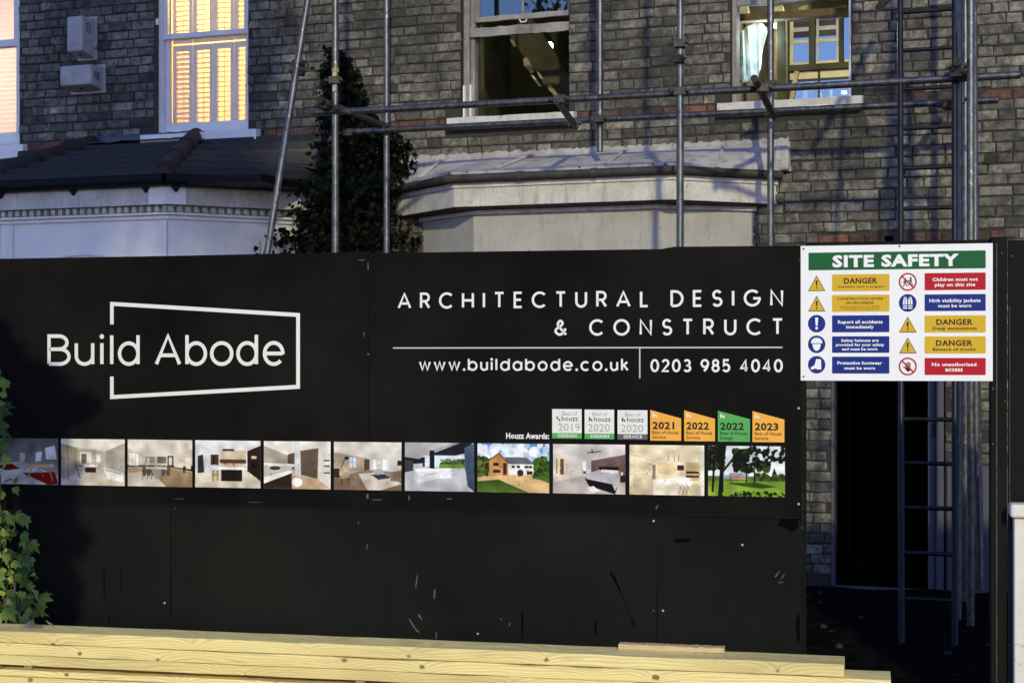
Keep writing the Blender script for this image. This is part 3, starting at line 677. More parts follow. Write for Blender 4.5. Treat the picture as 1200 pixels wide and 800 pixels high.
# ------------------------------------------------------------------ left bay
def left_bay():
    H = left_house
    mb = MB(); band(mb, BAYL, -.12, 0, 0, 2.862); mb.build('bay_wall', 'clean_white_render', H)
    mb = MB(); band(mb, BAYL, 0.001, .022, 2.745, 2.775); band(mb, BAYL, .001, .05, 2.777, 2.797); mb.build('moulding', 'clean_white_render', H, bevel=.004)
    # raised corner strips and panel edges
    mb = MB()
    C = BAYL[2]; B = BAYL[1]; D = BAYL[3]
    mb.box(B[0] + .02, B[0] + .13, -.872, -.852, 0, 2.74); mb.build('corner_strip', 'clean_white_render', H, bevel=.004); mb = MB(); mb.box(C[0] - .045, C[0] - .002, -.872, -.852, 0, 2.74)
    mb.build('corner_strip', 'clean_white_render', H, bevel=.004)
    mb = MB(); cx = (-3.34); zc = 1.66; r_ = 0.78   # curved window head in the front panel
    P = []
    for i in range(25):
        t = math.pi * i / 24; P.append((cx + .74 * math.cos(t), 2.02 + .46 * math.sin(t)))
    P2 = [(cx + (x - cx) * 1.05, 2.02 + (z - 2.02) * 1.05) for x, z in P]
    for i in range(24): mb.prism([P[i], P2[i], P2[i + 1], P[i + 1]], -.866, -.851)
    mb.build('window_head', 'clean_white_render', H)
    # dentils
    mb = MB(); line = BAYL
    for a, b in zip(line[:-1], line[1:]):
        L = math.hypot(b[0] - a[0], b[1] - a[1]); n = int(L / .068); dx, dy = (b[0] - a[0]) / L, (b[1] - a[1]) / L; nx_, ny_ = -dy, dx
        for i in range(n + 1):
            s0 = i * L / n - .0175; s1 = s0 + .036
            c = [(a[0] + dx * s + nx_ * o, -(a[1] + dy * s + ny_ * o)) for s, o in ((s0, .001), (s1, .001), (s1, .06), (s0, .06))]
            mb.add([(x, y, 2.802) for x, y in c] + [(x, y, 2.846) for x, y in c], [(0, 1, 2, 3), (7, 6, 5, 4), (0, 4, 5, 1), (1, 5, 6, 2), (2, 6, 7, 3), (3, 7, 4, 0)])
    tag(mb.build('dentil_course', 'old_white_render', H), kind='stuff')
    FL = [(-5.04, 0), (-4.16, .92), (-2.52, .92), (-1.65, 0)]
    mb = MB(); band(mb, FL, -.10, 0.0, 2.852, 2.864); band(mb, FL, -.001, .028, 2.852, 3.0); mb.build('fascia', 'old_white_render', H, bevel=.003)
    mb = MB(); c = FL[2]; band(mb, [(c[0] - .14, c[1]), c, (c[0] + .10, c[1] - .106)], .029, .036, 2.853, 2.999); mb.build('fascia_joint_cover', 'clean_white_render', H, bevel=.002)
    # gutter with brackets
    g = MB(); a = offset_line(FL, .08)
    for p, q in zip(a[:-1], a[1:]): g.tube((p[0], -p[1], 3.04), (q[0], -q[1], 3.04), .052, 12)
    g.build('gutter', 'black_plastic', H, True)
    for (px_, w_) in ((2, .95), (87, .95), (172, .95), (207, .93)):
        g = MB(); u_ = HOUSE.u(px_, w_); g.prism([(u_ - .035, 2.995), (u_, 2.945), (u_ + .035, 2.995)], -w_ - .03, -w_ + .005); g.build('gutter_bracket', 'black_plastic', H)
    # tiled roof
    A, B, C, D = (-5.12, .0), (-4.22, 1.03), (-2.47, 1.03), (-1.56, .0)
    T1, T2 = (-3.83, 0), (-2.83, 0); zE, zT = 3.075, 3.465
    def slope(pa, pb, ta, tb, n=6):
        for i in range(n):
            t0, t1 = i / n, (i + 1) / n; mb = MB()
            def P(side, t, lift):
                e, tp = (pa, ta) if side == 0 else (pb, tb)
                return (e[0] + (tp[0] - e[0]) * t, -(e[1] + (tp[1] - e[1]) * t), zE + (zT - zE) * t + lift)
            v = [P(0, t0, .058), P(1, t0, .058), P(1, min(1, t1 + .01), .020), P(0, min(1, t1 + .01), .020), P(0, t0, .004), P(1, t0, .004), P(1, t1, .0), P(0, t1, .0)]
            mb.add(v, [(0, 1, 2, 3), (7, 6, 5, 4), (0, 4, 5, 1), (1, 5, 6, 2), (2, 6, 7, 3), (3, 7, 4, 0)]); mb.build('tile_course', 'roof_tile', H)
    slope(B, C, T1, T2); slope(C, D, T2, (-1.60, 0)); slope(A, B, (-5.0, 0), T1)
    mb = MB(); mb.box(-4.9, -1.7, -.9, .0, 3.0, 3.06); mb.build('roof_base', 'black_plastic', H)
    def hip(p, q, n=4):
        p = Vector(p); q = Vector(q)
        for i in range(n):
            a_ = p + (q - p) * (i / n); b_ = p + (q - p) * ((i + 1.06) / n); mb = MB()
            mb.tube(a_, b_, .078, 14, .062); mb.build('hip_tile', 'hip_tile', H, True)
    hip((C[0] - .0, -C[1] + .02, zE + .035), (T2[0] + .03, -.03, zT + .05), 3); hip((B[0], -B[1], zE + .035), (T1[0], -.02, zT + .04), 4)
    # lead flashing along the wall
    mb = MB(); rg = random.Random(3)
    def fl(p, q, hw, za, zb, drop, n=14):
        prev = None; vs = []; fs = []
        for i in range(n + 1):
            t = i / n; x = p[0] + (q[0] - p[0]) * t; y = -(p[1] + (q[1] - p[1]) * t); z = za + (zb - za) * t
            jj = rg.uniform(-.008, .008)
            vs += [(x, -.014, z + .05 + rg.uniform(-.006, .006)), (x, -.02 + y, z + jj * .3), (x - .02 * 0, y - hw, z - drop + jj)]
        for i in range(n):
            a_ = 3 * i; fs += [(a_, a_ + 1, a_ + 4, a_ + 3), (a_ + 1, a_ + 2, a_ + 5, a_ + 4)]
        mb.add(vs, fs)
    fl((-3.78, 0), (-2.86, 0), .14, zT + .045, zT + .045, .022)
    fl((-2.80, 0), (-1.58, 0), .16, zT + .05, zE + .10, .015)
    o = mb.build('lead_flashing', 'lead_flashing', H, True); so = o.modifiers.new('t', 'SOLIDIFY'); so.thickness = .006
left_bay()

# ------------------------------------------------------------------ right bay
def right_bay():
    H = right_house
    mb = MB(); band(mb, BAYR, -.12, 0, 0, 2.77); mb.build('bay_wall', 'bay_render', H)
    FR = [(-.99, 0), (-.24, .60), (1.43, .60), (2.07, 0)]
    mb = MB(); band(mb, FR, -.30, -.031, 2.772, 2.792); mb.build('soffit', 'hip_tile', H)  # dark tile material here puts the soffit's shadow into its colour
    mb = MB(); band(mb, BAYR, .001, .03, 2.735, 2.770); mb.build('moulding', 'old_white_render', H, bevel=.006)
    mb = MB(); band(mb, FR, -.03, 0, 2.785, 2.965); mb.build('fascia', 'old_white_render', H, bevel=.004)
    mb = MB(); band(mb, FR, .001, .014, 2.925, 2.962); mb.build('fascia_board', 'old_white_render', H, bevel=.002)
    # window heads: shallow arches
    mb = MB()
    for (a, b, top) in ((0.02, 1.12, 2.445),):
        P = []; P2 = []
        for i in range(25):
            t = i / 24; x = a + (b - a) * t; zz = top - .07 * (2 * t - 1) ** 2
            P.append((x, zz)); P2.append((x, zz + .016))
        for i in range(24): mb.prism([P[i], P[i + 1], P2[i + 1], P2[i]], -.464, -.451)
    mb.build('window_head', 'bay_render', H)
    # gutter: grey half pipe with joints
    g = MB(); a = offset_line(FR, .055); a[0] = (a[0][0] - .06, a[0][1] - .05)
    for p, q in zip(a[:-1], a[1:]): g.tube((p[0], -p[1], 2.992), (q[0], -q[1], 2.992), .030, 12)
    g.build('gutter', 'grey_plastic', H, True)
    for t, (p, q) in ((.0, (a[1], a[2])), (.33, (a[1], a[2])), (.66, (a[1], a[2])), (.97, (a[1], a[2])), (.4, (a[2], a[3])), (.5, (a[0], a[1]))):
        x = p[0] + (q[0] - p[0]) * t; w_ = p[1] + (q[1] - p[1]) * t; L = math.hypot(q[0] - p[0], q[1] - p[1]); dx, dy = (q[0] - p[0]) / L * .022, (q[1] - p[1]) / L * .022
        g = MB(); g.tube((x - dx, -(w_ - dy), 2.992), (x + dx, -(w_ + dy), 2.992), .035, 12); g.build('gutter_joint', 'grey_plastic', H, True)
    # lead / felt roof
    rg = random.Random(9); E = offset_line(FR, .035); E[0] = (E[0][0], .0); E[-1] = (2.17, .02)
    def lerp(P, t):
        Ls = [math.hypot(P[i + 1][0] - P[i][0], P[i + 1][1] - P[i][1]) for i in range(len(P) - 1)]; T = sum(Ls) * t
        for i, L in enumerate(Ls):
            if T <= L or i == len(Ls) - 1: f_ = min(1, T / L); return (P[i][0] + (P[i + 1][0] - P[i][0]) * f_, P[i][1] + (P[i + 1][1] - P[i][1]) * f_)
            T -= L
    mb = MB(); n = 60; top = [(-.93, .03), (2.17, .03)]; m = 5
    for i in range(n + 1):
        e = lerp(E, i / n); tp = lerp(top, i / n)
        for j in range(m + 1):
            t = j / m; zz = 3.035 + (3.215 - 3.035) * t + (rg.uniform(-.002, .002)) * (1 if 0 < j else 0)
            mb.v.append((e[0] + (tp[0] - e[0]) * t, -(e[1] + (tp[1] - e[1]) * t), zz))
        mb.v.append((tp[0], -.012, 3.238 + rg.uniform(-.012, .010)))
    q = m + 2
    for i in range(n):
        for j in range(m + 1): a_ = i * q + j; mb.f.append((a_, a_ + q, a_ + q + 1, a_ + 1)); mb.mi.append(0)
    o = mb.build('bay_roof', 'lead_roof', H, True); so = o.modifiers.new('t', 'SOLIDIFY'); so.thickness = .010; so.offset = -1
    mb = MB(); band(mb, E, .0, .010, 3.018, 3.052); mb.build('drip_edge', 'lead_roof', H, bevel=.002)
    mb = MB()
    for t in (.27, .31, .55, .70, .725): e = lerp(offset_line(E, .011), t); mb.tube((e[0], -e[1] + .004, 3.036), (e[0], -e[1] - .003, 3.036), .007, 8)
    mb.build('roof_nail', 'dark_slot', H)
    for t in (.12, .36, .60, .84):
        e = lerp(E, t); tp = lerp(top, t); mb = MB(); mb.tube((e[0], -e[1], 3.043), (tp[0], -tp[1] - .01, 3.228), .011, 8); mb.build('lead_seam', 'lead_roof', H, True)
    # ragged render edge between roof and brick
    mb = MB(); ragged(mb, HOUSE.u(480), HOUSE.u(925), 3.20, 3.262, -.020, .0, 110, rg, .0, .010); mb.build('mortar_fillet', 'lead_roof', H)
    mb = MB(); mb.box(2.06, 2.17, -.10, -.012, 3.02, 3.20); mb.build('roof_end', 'lead_roof', H, bevel=.02)
    # overhead cable clipped to the wall
    pts = [HOUSE.uz(965, 150), HOUSE.uz(966, 205), HOUSE.uz(955, 222), HOUSE.uz(938, 240), HOUSE.uz(915, 258)]
    mb = MB(); mb.pipe([(x, -.02, z) for x, z in pts], [.004] * 5, 6); mb.build('cable', 'cable', H)
right_bay()

# ------------------------------------------------------------------ scaffold
sca = frame_empty('scaffold', HOUSE); tag(sca, 'steel tube scaffold standing against the brick houses above the hoarding', 'scaffold')
Rt = .0242
def P3(px, py, w): return (HOUSE.u(px, w), -w, HOUSE.z(px, py, w))
def tube(name, a, b, m='galvanised_tube', r=Rt, open_end=True):
    mb = MB(); mb.tube(a, b, r, 16); o = mb.build(name, m, sca, True)
    if open_end:
        d = (Vector(b) - Vector(a)).normalized()
        for p, s in ((Vector(a), -1), (Vector(b), 1)):
            q = MB(); q.tube(p + d * s * .0004, p + d * s * .0012, r * .82, 14); q.build('tube_mouth', 'dark_slot', o)
    return o
def coupler(px, py, w, ang=0.0, m='dark_steel'):
    x, y, z = P3(px, py, w); mb = MB(); mb.tube((0, 0, -.03), (0, 0, .03), .034, 10); mb.box(-.04, .042, -.05, -.012, -.026, .026); mb.tube((.05, -.075, 0), (.05, -.01, 0), .008, 8); mb.tube((.05, -.06, 0), (.05, -.046, 0), .016, 6); mb.tube((-.045, -.02, .0), (-.075, -.035, .0), .012, 8)
    o = mb.build('coupler', m, sca, bevel=.003); o.location = (x, y, z); o.rotation_euler = (0, ang, rg.uniform(-.3, .3)); return o
def stand(px, w, z0=0.03, z1=6.0, dpx=0):
    u = HOUSE.u(px, w); return tube('standard', (u + dpx, -w, z0), (u, -w, z1), open_end=False)
stand(393, 1.50); stand(453, .50); stand(703, .50, 3.16); stand(797, 1.50); stand(903, .50)
ZL = 3.395
for w in (1.50, .50): pass
tube('ledger', (HOUSE.u(366, 1.44), -1.44, ZL + .01), (HOUSE.u(1196, 1.44), -1.44, ZL - .01))
tube('ledger', (HOUSE.u(409, .555), -.555, ZL + .0), (HOUSE.u(1170, .555), -.555, ZL - .02))
tube('transom', P3(374, 117, 1.68), P3(455, 150, .40), 'dark_steel'); coupler(382, 124, 1.56); coupler(393, 129, 1.50); coupler(452, 149, .52); coupler(393, 95, 1.5); coupler(410, 156, .55)
tube('transom', P3(884, 92, 1.66), P3(907, 137, .62), 'dark_steel'); coupler(903, 132, .52); coupler(893, 104, 1.45); coupler(903, 100, .6)
tube('transom', P3(653, 118, 1.50), P3(674, 148, .52), 'dark_steel'); coupler(672, 146, .56); coupler(657, 117, 1.46)
coupler(797, 108, 1.48); coupler(797, 70, 1.5); coupler(703, 140, .54); coupler(797, 52, 1.5)
tube('transom', P3(1030, 9, 1.62), P3(1052, -14, .6), 'dark_steel')
tube('transom', P3(1122, 72, 1.62), P3(1130, 92, .5), 'dark_steel'); coupler(1123, 86, 1.5); coupler(1122, 118, .9); coupler(1113, 124, .8); coupler(1124, 80, 1.5)
# raking tube at the left, its foot out in the yard
rk = tube('raking_tube', P3(365.5, -30, 1.62), P3(250, 690, 1.95), open_end=False); coupler(352, 76, 1.62, .15); coupler(352, 84, 1.62, .1)
# tag band on the left standard
u_ = HOUSE.u(393, 1.5); mb = MB(); za, zb = HOUSE.z(393, 80, 1.5), HOUSE.z(393, 85, 1.5); mb.tube((u_, -1.5, zb), (u_, -1.5, za), Rt + .0015, 14); mb.build('marker_band', 'yellow_band', sca)
mb = MB(); mb.box(u_ - .008, u_ + .022, -1.5 - Rt - .006, -1.5 - Rt + .004, HOUSE.z(393, 108, 1.5), HOUSE.z(393, 86, 1.5)); mb.build('scaffold_tag', 'vent_plastic', sca)
# right hand tower
stand(1122.5, 1.35); stand(1131, .62); stand(1137.5, 1.55, .03, 6.0, -.0)
tube('standard', P3(1144, 560, 1.50), P3(1140, -40, 1.50), open_end=False); tube('standard', P3(1149, 690, 1.2), P3(1136, -40, 1.2), open_end=False)
mb = MB(); u_ = HOUSE.u(1131, .3); mb.tube((u_, -.06, 0.1), (u_, -.06, 5.8), .045, 14); pipe = mb.build('drain_pipe', 'black_plastic', right_house, True)

# ladder
def ladder():
    r = frame_empty('ladder', HOUSE); tag(r, 'tall steel tube ladder leaning against the scaffold above the dark doorway', 'ladder')
    # stiles: foot out in the yard, head at the scaffold
    wt, wb = 0.95, 2.35
    zt_, zb_ = 5.2, .03
    def pt(px_t, px_b, z):
        t = (zt_ - z) / (zt_ - zb_); w = wt + (wb - wt) * t; px_ = px_t + (px_b - px_t) * t; return (HOUSE.u(px_, w), -w, z)
    for a, b in ((1054.5, 1056.5), (1118.5, 1119)):
        mb = MB(); mb.tube(pt(a, b, zb_), pt(a, b, zt_), .0185, 14); mb.build('stile', 'blue_steel', r, True)
    z = .28
    while z < 5.1:
        p = Vector(pt(1054.5, 1056.5, z)); q = Vector(pt(1118.5, 1119, z)); mb = MB(); mb.tube(p, q, .0135, 10); mb.build('rung', 'blue_steel', r, True); z += .2545
ladder()

# ------------------------------------------------------------------ ivy
def leaf_verts(kind=0):
    if kind == 0:   # five-lobed ivy leaf
        P = [(0, -.05), (.22, -.12), (.42, .08), (.30, .22), (.46, .50), (.20, .48), (0, 1.0), (-.20, .48), (-.46, .50), (-.30, .22), (-.42, .08), (-.22, -.12)]
    else:
        P = [(0, -.05), (.3, .1), (.36, .4), (.2, .75), (0, 1.0), (-.2, .75), (-.36, .4), (-.3, .1)]
    vs = [(0, .35, .0)] + [(x, y, -.22 * abs(x) - .12 * (y - .4) ** 2) for x, y in P]
    n = len(P); fs = [(0, i + 1, (i + 1) % n + 1) for i in range(n)]
    return vs, fs
def leaf_matrix(rg, loc, size, face, spread=.9, droop=.5):
    """leaf lying roughly against `face`, tip hanging down"""
    n = (Vector(face) + Vector((rg.uniform(-spread, spread), rg.uniform(-spread, spread), rg.uniform(-spread, spread) + .25))).normalized()
    tip = Vector((rg.uniform(-.9, .9), rg.uniform(-.3, .3), -1 * droop + rg.uniform(-.6, .5))); tip = (tip - n * tip.dot(n)).normalized(); s = tip.cross(n)
    M = Matrix((s, tip, n)).transposed().to_4x4(); M = Matrix.Translation(loc) @ M @ Matrix.Scale(size, 4); return M
def leaf_mass(mb, rg, pts, smin, smax, face, kind=0, spread=.9):
    vs, fs = leaf_verts(kind); V = [Vector(v) for v in vs]
    for p in pts:
        M = leaf_matrix(rg, p, rg.uniform(smin, smax), face, spread); mb.add([M @ v for v in V], fs)
iv = frame_empty('ivy', HOUSE); tag(iv, 'dark ivy climbing the brick wall between the two white bays', 'ivy')
rg2 = random.Random(21); pts = []
def ivy_edge(py):     # half extents of the ivy in picture rows
    T = [(62, 397, 402), (75, 391, 418), (95, 388, 426), (130, 386, 434), (165, 384, 480), (195, 382, 492), (215, 380, 488), (235, 372, 470), (250, 348, 470), (275, 342, 495), (300, 338, 500), (420, 330, 490)]
    for (a, b) in zip(T[:-1], T[1:]):
        if a[0] <= py <= b[0]: t = (py - a[0]) / (b[0] - a[0]); return a[1] + (b[1] - a[1]) * t, a[2] + (b[2] - a[2]) * t
    return None
while len(pts) < 7500:
    py = rg2.uniform(62, 420); e = ivy_edge(py); c = (e[0] + e[1]) / 2; h = (e[1] - e[0]) / 2
    px_ = c + h * rg2.uniform(-1.06, 1.06)
    if py < 150 and math.sin(px_ * .35 + py * .11) + math.sin(py * .31) < -.4 - rg2.random() * .8: continue
    w = abs(rg2.gauss(0, .10)) + .02
    if abs(px_ - c) > h * .62 and math.sin(py * .55 + px_ * .2) + math.sin(py * .23) * .8 + rg2.uniform(-.7, .7) < .1: continue
    if py > 210: w += rg2.uniform(0, .35)
    u_ = HOUSE.u(px_); z_ = HOUSE.z(px_, py)
    if w > .02 and u_ < -1.72 and z_ > 2.7 : w = min(w, .05)
    pts.append((u_, -w, z_))
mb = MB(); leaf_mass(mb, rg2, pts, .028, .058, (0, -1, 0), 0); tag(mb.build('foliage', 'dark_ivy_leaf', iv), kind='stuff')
mb = MB()
for k in range(9):
    x = HOUSE.u(400 + k * 9); z = .05; P = [(x, -.03, z)]
    while z < rg2.uniform(2.6, 4.0): z += .22; x += rg2.uniform(-.05, .05); P.append((x, -.03, z))
    mb.pipe(P, [.010 * (1 - .6 * i / len(P)) for i in range(len(P))], 6)
mb.build('stem', 'bark', iv)

# foreground ivy by the left end of the hoarding: each big leaf an object
fi = frame_empty('ivy_plant', HOARD); tag(fi, 'bright green ivy growing up in front of the black hoarding at its left end', 'plant')
LM = []
for fold, tipb in ((.25, .1), (.5, .35), (.1, .5), (.7, .2)):
    V_, F_ = leaf_verts(0); V_ = [(x * (1 + .12 * math.sin(9 * y)), y, z - fold * abs(x) ** 1.4 - tipb * max(0, y - .3) ** 2) for x, y, z in V_]; LM.append(MB().add(V_, F_).mesh('leaf', 'ivy_leaf', False))
rg3 = random.Random(33)
def put_leaf(px_, py, w, s):
    p = (HOARD.u(px_, w), -w, HOARD.z(px_, py, w)); o = bpy.data.objects.new('leaf', LM[rg3.randrange(4)]); o.matrix_local = leaf_matrix(rg3, p, s, (.1, -1, .3), .75); link(o, fi); o.matrix_basis = leaf_matrix(rg3, p, s, (.1, -1, .3), .75)
n = 0
for _ in range(170):
    py = rg3.uniform(600, 738); lim = {0: 30, 1: 38, 2: 48, 3: 52}[min(3, int((py - 600) / 30))]
    if py > 715: lim = 40
    px_ = rg3.uniform(-45, lim) if rg3.random() < .8 else rg3.uniform(-10, lim); put_leaf(px_, py, rg3.uniform(.10, .32), rg3.choice((.035, .05, .06, .07, .09)) * rg3.uniform(.85, 1.1)); n += 1
for _ in range(110):
    py = rg3.uniform(415, 610); lim = 8 + 16 * max(0, 1 - abs(py - 560) / 50); put_leaf(rg3.uniform(-45, lim), py, rg3.uniform(.10, .30), rg3.uniform(.045, .075))
mb = MB()
for k in range(7):
    px_, py = rg3.uniform(-30, 34), 760; P = []
    top = rg3.uniform(430, 690) if px_ < 5 else rg3.uniform(620, 690)
    while py > top: P.append((HOARD.u(px_, .2), -.2, HOARD.z(px_, py, .2))); py -= 22; px_ += rg3.uniform(-5, 4)
    mb.pipe(P, [.0045] * len(P), 6)
mb.tube((HOARD.u(-14, .22), -.22, 0), (HOARD.u(-10, .2), -.2, .45), .014, 8, .008)
mb.build('stem', 'bark', fi)
# small weed sprig behind the hoarding
ws = frame_empty('weed_sprig', HOUSE); tag(ws, 'small dark sprig showing above the hoarding beside the raking tube', 'plant')
mb = MB(); u_ = HOUSE.u(305, 2.2); z_ = HOUSE.z(305, 300, 2.2); mb.tube((u_, -2.2, .02), (u_, -2.2, z_ + .10), .004, 6); mb.build('stem', 'bark', ws)
mb = MB(); leaf_mass(mb, rg3, [(u_ + rg3.uniform(-.03, .03), -2.2, z_ + rg3.uniform(-.3, .11)) for _ in range(22)], .03, .06, (0, -1, 0), 1); tag(mb.build('foliage', 'dark_ivy_leaf', ws), kind='stuff')

# tree added out of view: crown shades the left house, sprays the hoarding's left end
tr = empty('shade_tree', (-3.4, 5.3, 0)); tag(tr, 'added unseen tree left of the hoarding, leaves shaped to cast shade', 'tree')
mb = MB(); T = [(0, 0, 0), (.05, .05, 1.3), (-.1, .1, 2.8), (.0, .2, 4.5), (.1, .4, 6.8)]
mb.pipe(T, [.17, .14, .12, .09, .04], 12); mb.build('trunk', 'bark', tr, True)
rg4 = random.Random(8); limbs = MB(); pts = []
def clump(c, r, n, sq=1.0):
    for _ in range(n):
        d = Vector((rg4.gauss(0, 1), rg4.gauss(0, 1), rg4.gauss(0, 1))).normalized() * (r * rg4.random() ** .45); pts.append((c[0] + d.x, c[1] + d.y, c[2] + d.z * sq))
# leaf sprays shaped to cast the shadow on the hoarding's left end
for (x, z, r, n) in ((1.27, 1.48, .13, 130), (1.30, 1.66, .12, 130), (1.25, 1.84, .14, 150), (1.24, 2.0, .13, 130), (1.20, 2.16, .15, 160), (1.19, 2.32, .15, 160), (1.23, 2.46, .15, 170), (1.12, 2.56, .17, 170), (1.05, 2.70, .16, 160), (.95, 2.84, .15, 150), (.92, 2.62, .2, 160), (.75, 2.75, .25, 220), (1.36, 2.55, .07, 40), (1.44, 2.53, .05, 18), (1.36, 1.56, .05, 20), (.5, 2.9, .3, 220), (.95, 2.4, .2, 160), (.85, 2.2, .2, 160), (1.0, 2.66, .12, 110), (1.3, 2.60, .06, 30), (1.22, 2.7, .06, 30), (1.4, 1.9, .04, 14), (1.38, 2.2, .04, 14)):
    clump((x - .11, .9, z - .34), r, n); limbs.tube((x - .2, .9, z - .16), (x - .11, .9, z - .34), .010, 6, .004)
limbs.tube((-.1, .1, 2.4), (.9, .9, 2.6), .045, 8, .015); limbs.tube((.9, .9, 2.6), (1.12, .9, 1.15), .014, 6, .006)
for k in range(95):
    x = rg4.uniform(-1.5, 1.75); z = rg4.uniform(5.3, 8.7); y = rg4.uniform(-1.0, 1.4); 
    clump((x, y, z), rg4.uniform(.45, .75), 170); limbs.tube((-.2, .2, max(2.5, z - 1.4)), (x, y, z), .03, 6, .008)
limbs.build('limb', 'bark', tr); mb = MB(); leaf_mass(mb, rg4, pts, .07, .13, (0, -.4, .6), 1, 1.2); tag(mb.build('crown', 'tree_leaf', tr), kind='stuff')

# ------------------------------------------------------------------ hoarding
ho = frame_empty('hoarding', HOARD); tag(ho, 'long black site hoarding printed with white company name, photo strip and award badges', 'hoarding')
UL = HOARD.u(-260); UR = HOARD.u(941); Z1 = HOARD.z(600, 293.5); ZM = HOARD.z(600, 598.5)
US = HOARD.u(432); rg = random.Random(77)
def ztop(x0, z): return z
# upper printed boards (two), a hair apart; top edges slightly out of line
mb = MB(); mb.prism([(UL, ZM), (US - .0015, ZM), (US - .0015, Z1 + .004), (HOARD.u(200), Z1 - .002), (UL, Z1 - .006)], -.006, .0); mb.build('sign_board', 'black_vinyl', ho, bevel=.0012)
mb = MB(); mb.prism([(US + .0015, ZM - .004), (HOARD.u(938), ZM - .006), (UR - .012, Z1 + .002), (HOARD.u(790), Z1 + .006), (HOARD.u(775), Z1 - .004), (US + .0015, Z1 - .003)], -.007, .0); mb.build('sign_board', 'black_vinyl', ho, bevel=.0012)
# plywood boards behind and below
LOW = [UL, HOARD.u(200), HOARD.u(770), UR]
for a, b in zip(LOW[:-1], LOW[1:]):
    mb = MB(); mb.box(a + .0015, b - .0015, .001, .019, 0.0, ZM + .10); mb.build('plywood_board', 'black_ply', ho, bevel=.001)
for a, b in ((UL, HOARD.u(432)), (HOARD.u(432), UR)):
    mb = MB(); mb.box(a + .001, b - .001, .001, .019, ZM + .102, Z1 - .006); mb.build('plywood_board', 'black_ply', ho)
mb = MB()
for px_ in (-200, 60, 330, 600, 870, 938): u_ = HOARD.u(px_); mb.box(u_ - .045, u_, .020, .09, 0, Z1 - .03)
for z_ in (.35, 1.1, 1.95): mb.box(UL, UR, .091, .13, z_, z_ + .07)
mb.build('timber_framing', 'rough_joist', ho)
mb = MB(); mb.box(UR + .0005, UR + .012, -.004, .09, 0.0, Z1 - .004); mb.build('end_batten', 'black_ply', ho, bevel=.002)
# screws
for (px_, py) in ((206, 595), (766, 610), (777, 715), (766, 715), (870, 638), (193, 706), (950 - 14, 478), (937, 305), (936, 590), (885, 764), (560, 742), (940, 618)):
    u_, z_ = HOARD.uz(px_, py, .0); mb = MB(); mb.tube((u_, .002, z_), (u_, -.009 if py < 600 else -.002, z_), .0055, 8); mb.build('screw', 'vent_plastic' if rg.random() < .6 else 'dark_steel', ho)
# scuffs and scrapes in the paint
def blot(spec, px_, py, lx, ly, y, rgn, lean=0.0, n=9):
    mb = MB()
    pts = []
    for i in range(n):
        t = 2 * math.pi * i / n; r = rgn.uniform(.55, 1.0); qx = px_ + lx * r * math.cos(t) + lean * math.sin(t) * ly; qy = py - ly * r * math.sin(t); pts.append(HOARD.uz(qx, qy))
    mb.sheet(pts, y); mb.build(spec[0], spec[1], ho)
SC = ('scuff_mark', 'scuff_paint'); SB = ('scrape_mark', 'black_scrape')
for (px_, py, lx, ly, le) in ((488, 682, 1.1, 12, .1), (509, 695, 1.4, 9, .05), (486, 735, 1.2, 12, -.6), (492, 722, 1.5, 6, -.4), (511, 744, 1, 5, 0), (597, 731, 1, 3, 0), (587, 725, 1, 1.6, 0), (430, 640, .8, 4, 0), (915, 682, 6, .8, 0), (911, 672, 1, 6, .6), (917, 676, .8, 7, .5), (420, 612, .7, 3, 0)): blot(SC, px_, py, lx, ly, .0004, rg, le)
for (px_, py, lx, ly, le) in ((431, 581, 2, 4, 0), (443, 585, 8, .7, 0), (480, 583, 1, 4, 0), (527, 584, 4, 1, 0), (770, 594, 1.4, 4, .3), (427, 392, 1, 4, 0), (432, 415, 1.5, 1.5, 0), (425, 305, 5, 1, 0), (432, 312, .8, 6, 0), (300, 588, 12, .35, 0), (210, 584, 8, .3, 0)): blot(SC, px_, py, lx, ly, -.0078, rg, le)
for (px_, py, lx, ly, le) in ((730, 700, 1.2, 45, -.35), (935, 735, 4, 22, 0), (800, 633, 13, 4, 0), (122, 680, 1, 26, 0), (142, 680, .8, 18, 0), (128, 725, .7, 14, 0), (612, 730, 2, 18, 0), (698, 735, 2, 14, 0), (925, 612, 18, 12, 0)): blot(SB, px_, py, lx, ly, .0005, rg, le)
mb = MB()
for z_ in (ZM + .002,): ragged(mb, HOARD.u(60), HOARD.u(938), z_ - .009, z_ - .002, -.0085, -.0068, 60, rg, .0012, .0006)
mb.build('board_edge', 'black_ply', ho)

# stroke lettering -----------------------------------------------------------
def arc(cx, cy, rx, ry, a0, a1, n=18): return [(cx + rx * math.cos(R(a0 + (a1 - a0) * i / n)), cy + ry * math.sin(R(a0 + (a1 - a0) * i / n))) for i in range(n + 1)]
def crom(P, n=7):
    Q = [P[0]] + P + [P[-1]]; out = []
    for i in range(1, len(Q) - 2):
        p0, p1, p2, p3 = Q[i - 1], Q[i], Q[i + 1], Q[i + 2]
        for j in range(n):
            t = j / n; out.append(tuple(.5 * (2 * p1[k] + (-p0[k] + p2[k]) * t + (2 * p0[k] - 5 * p1[k] + 4 * p2[k] - p3[k]) * t * t + (-p0[k] + 3 * p1[k] - 3 * p2[k] + p3[k]) * t ** 3) for k in (0, 1)))
    return out + [P[-1]]
X = .74; r_ = X / 2
circ = lambda cx, cy, rx, ry: arc(cx, cy, rx, ry, 0, 360, 32)
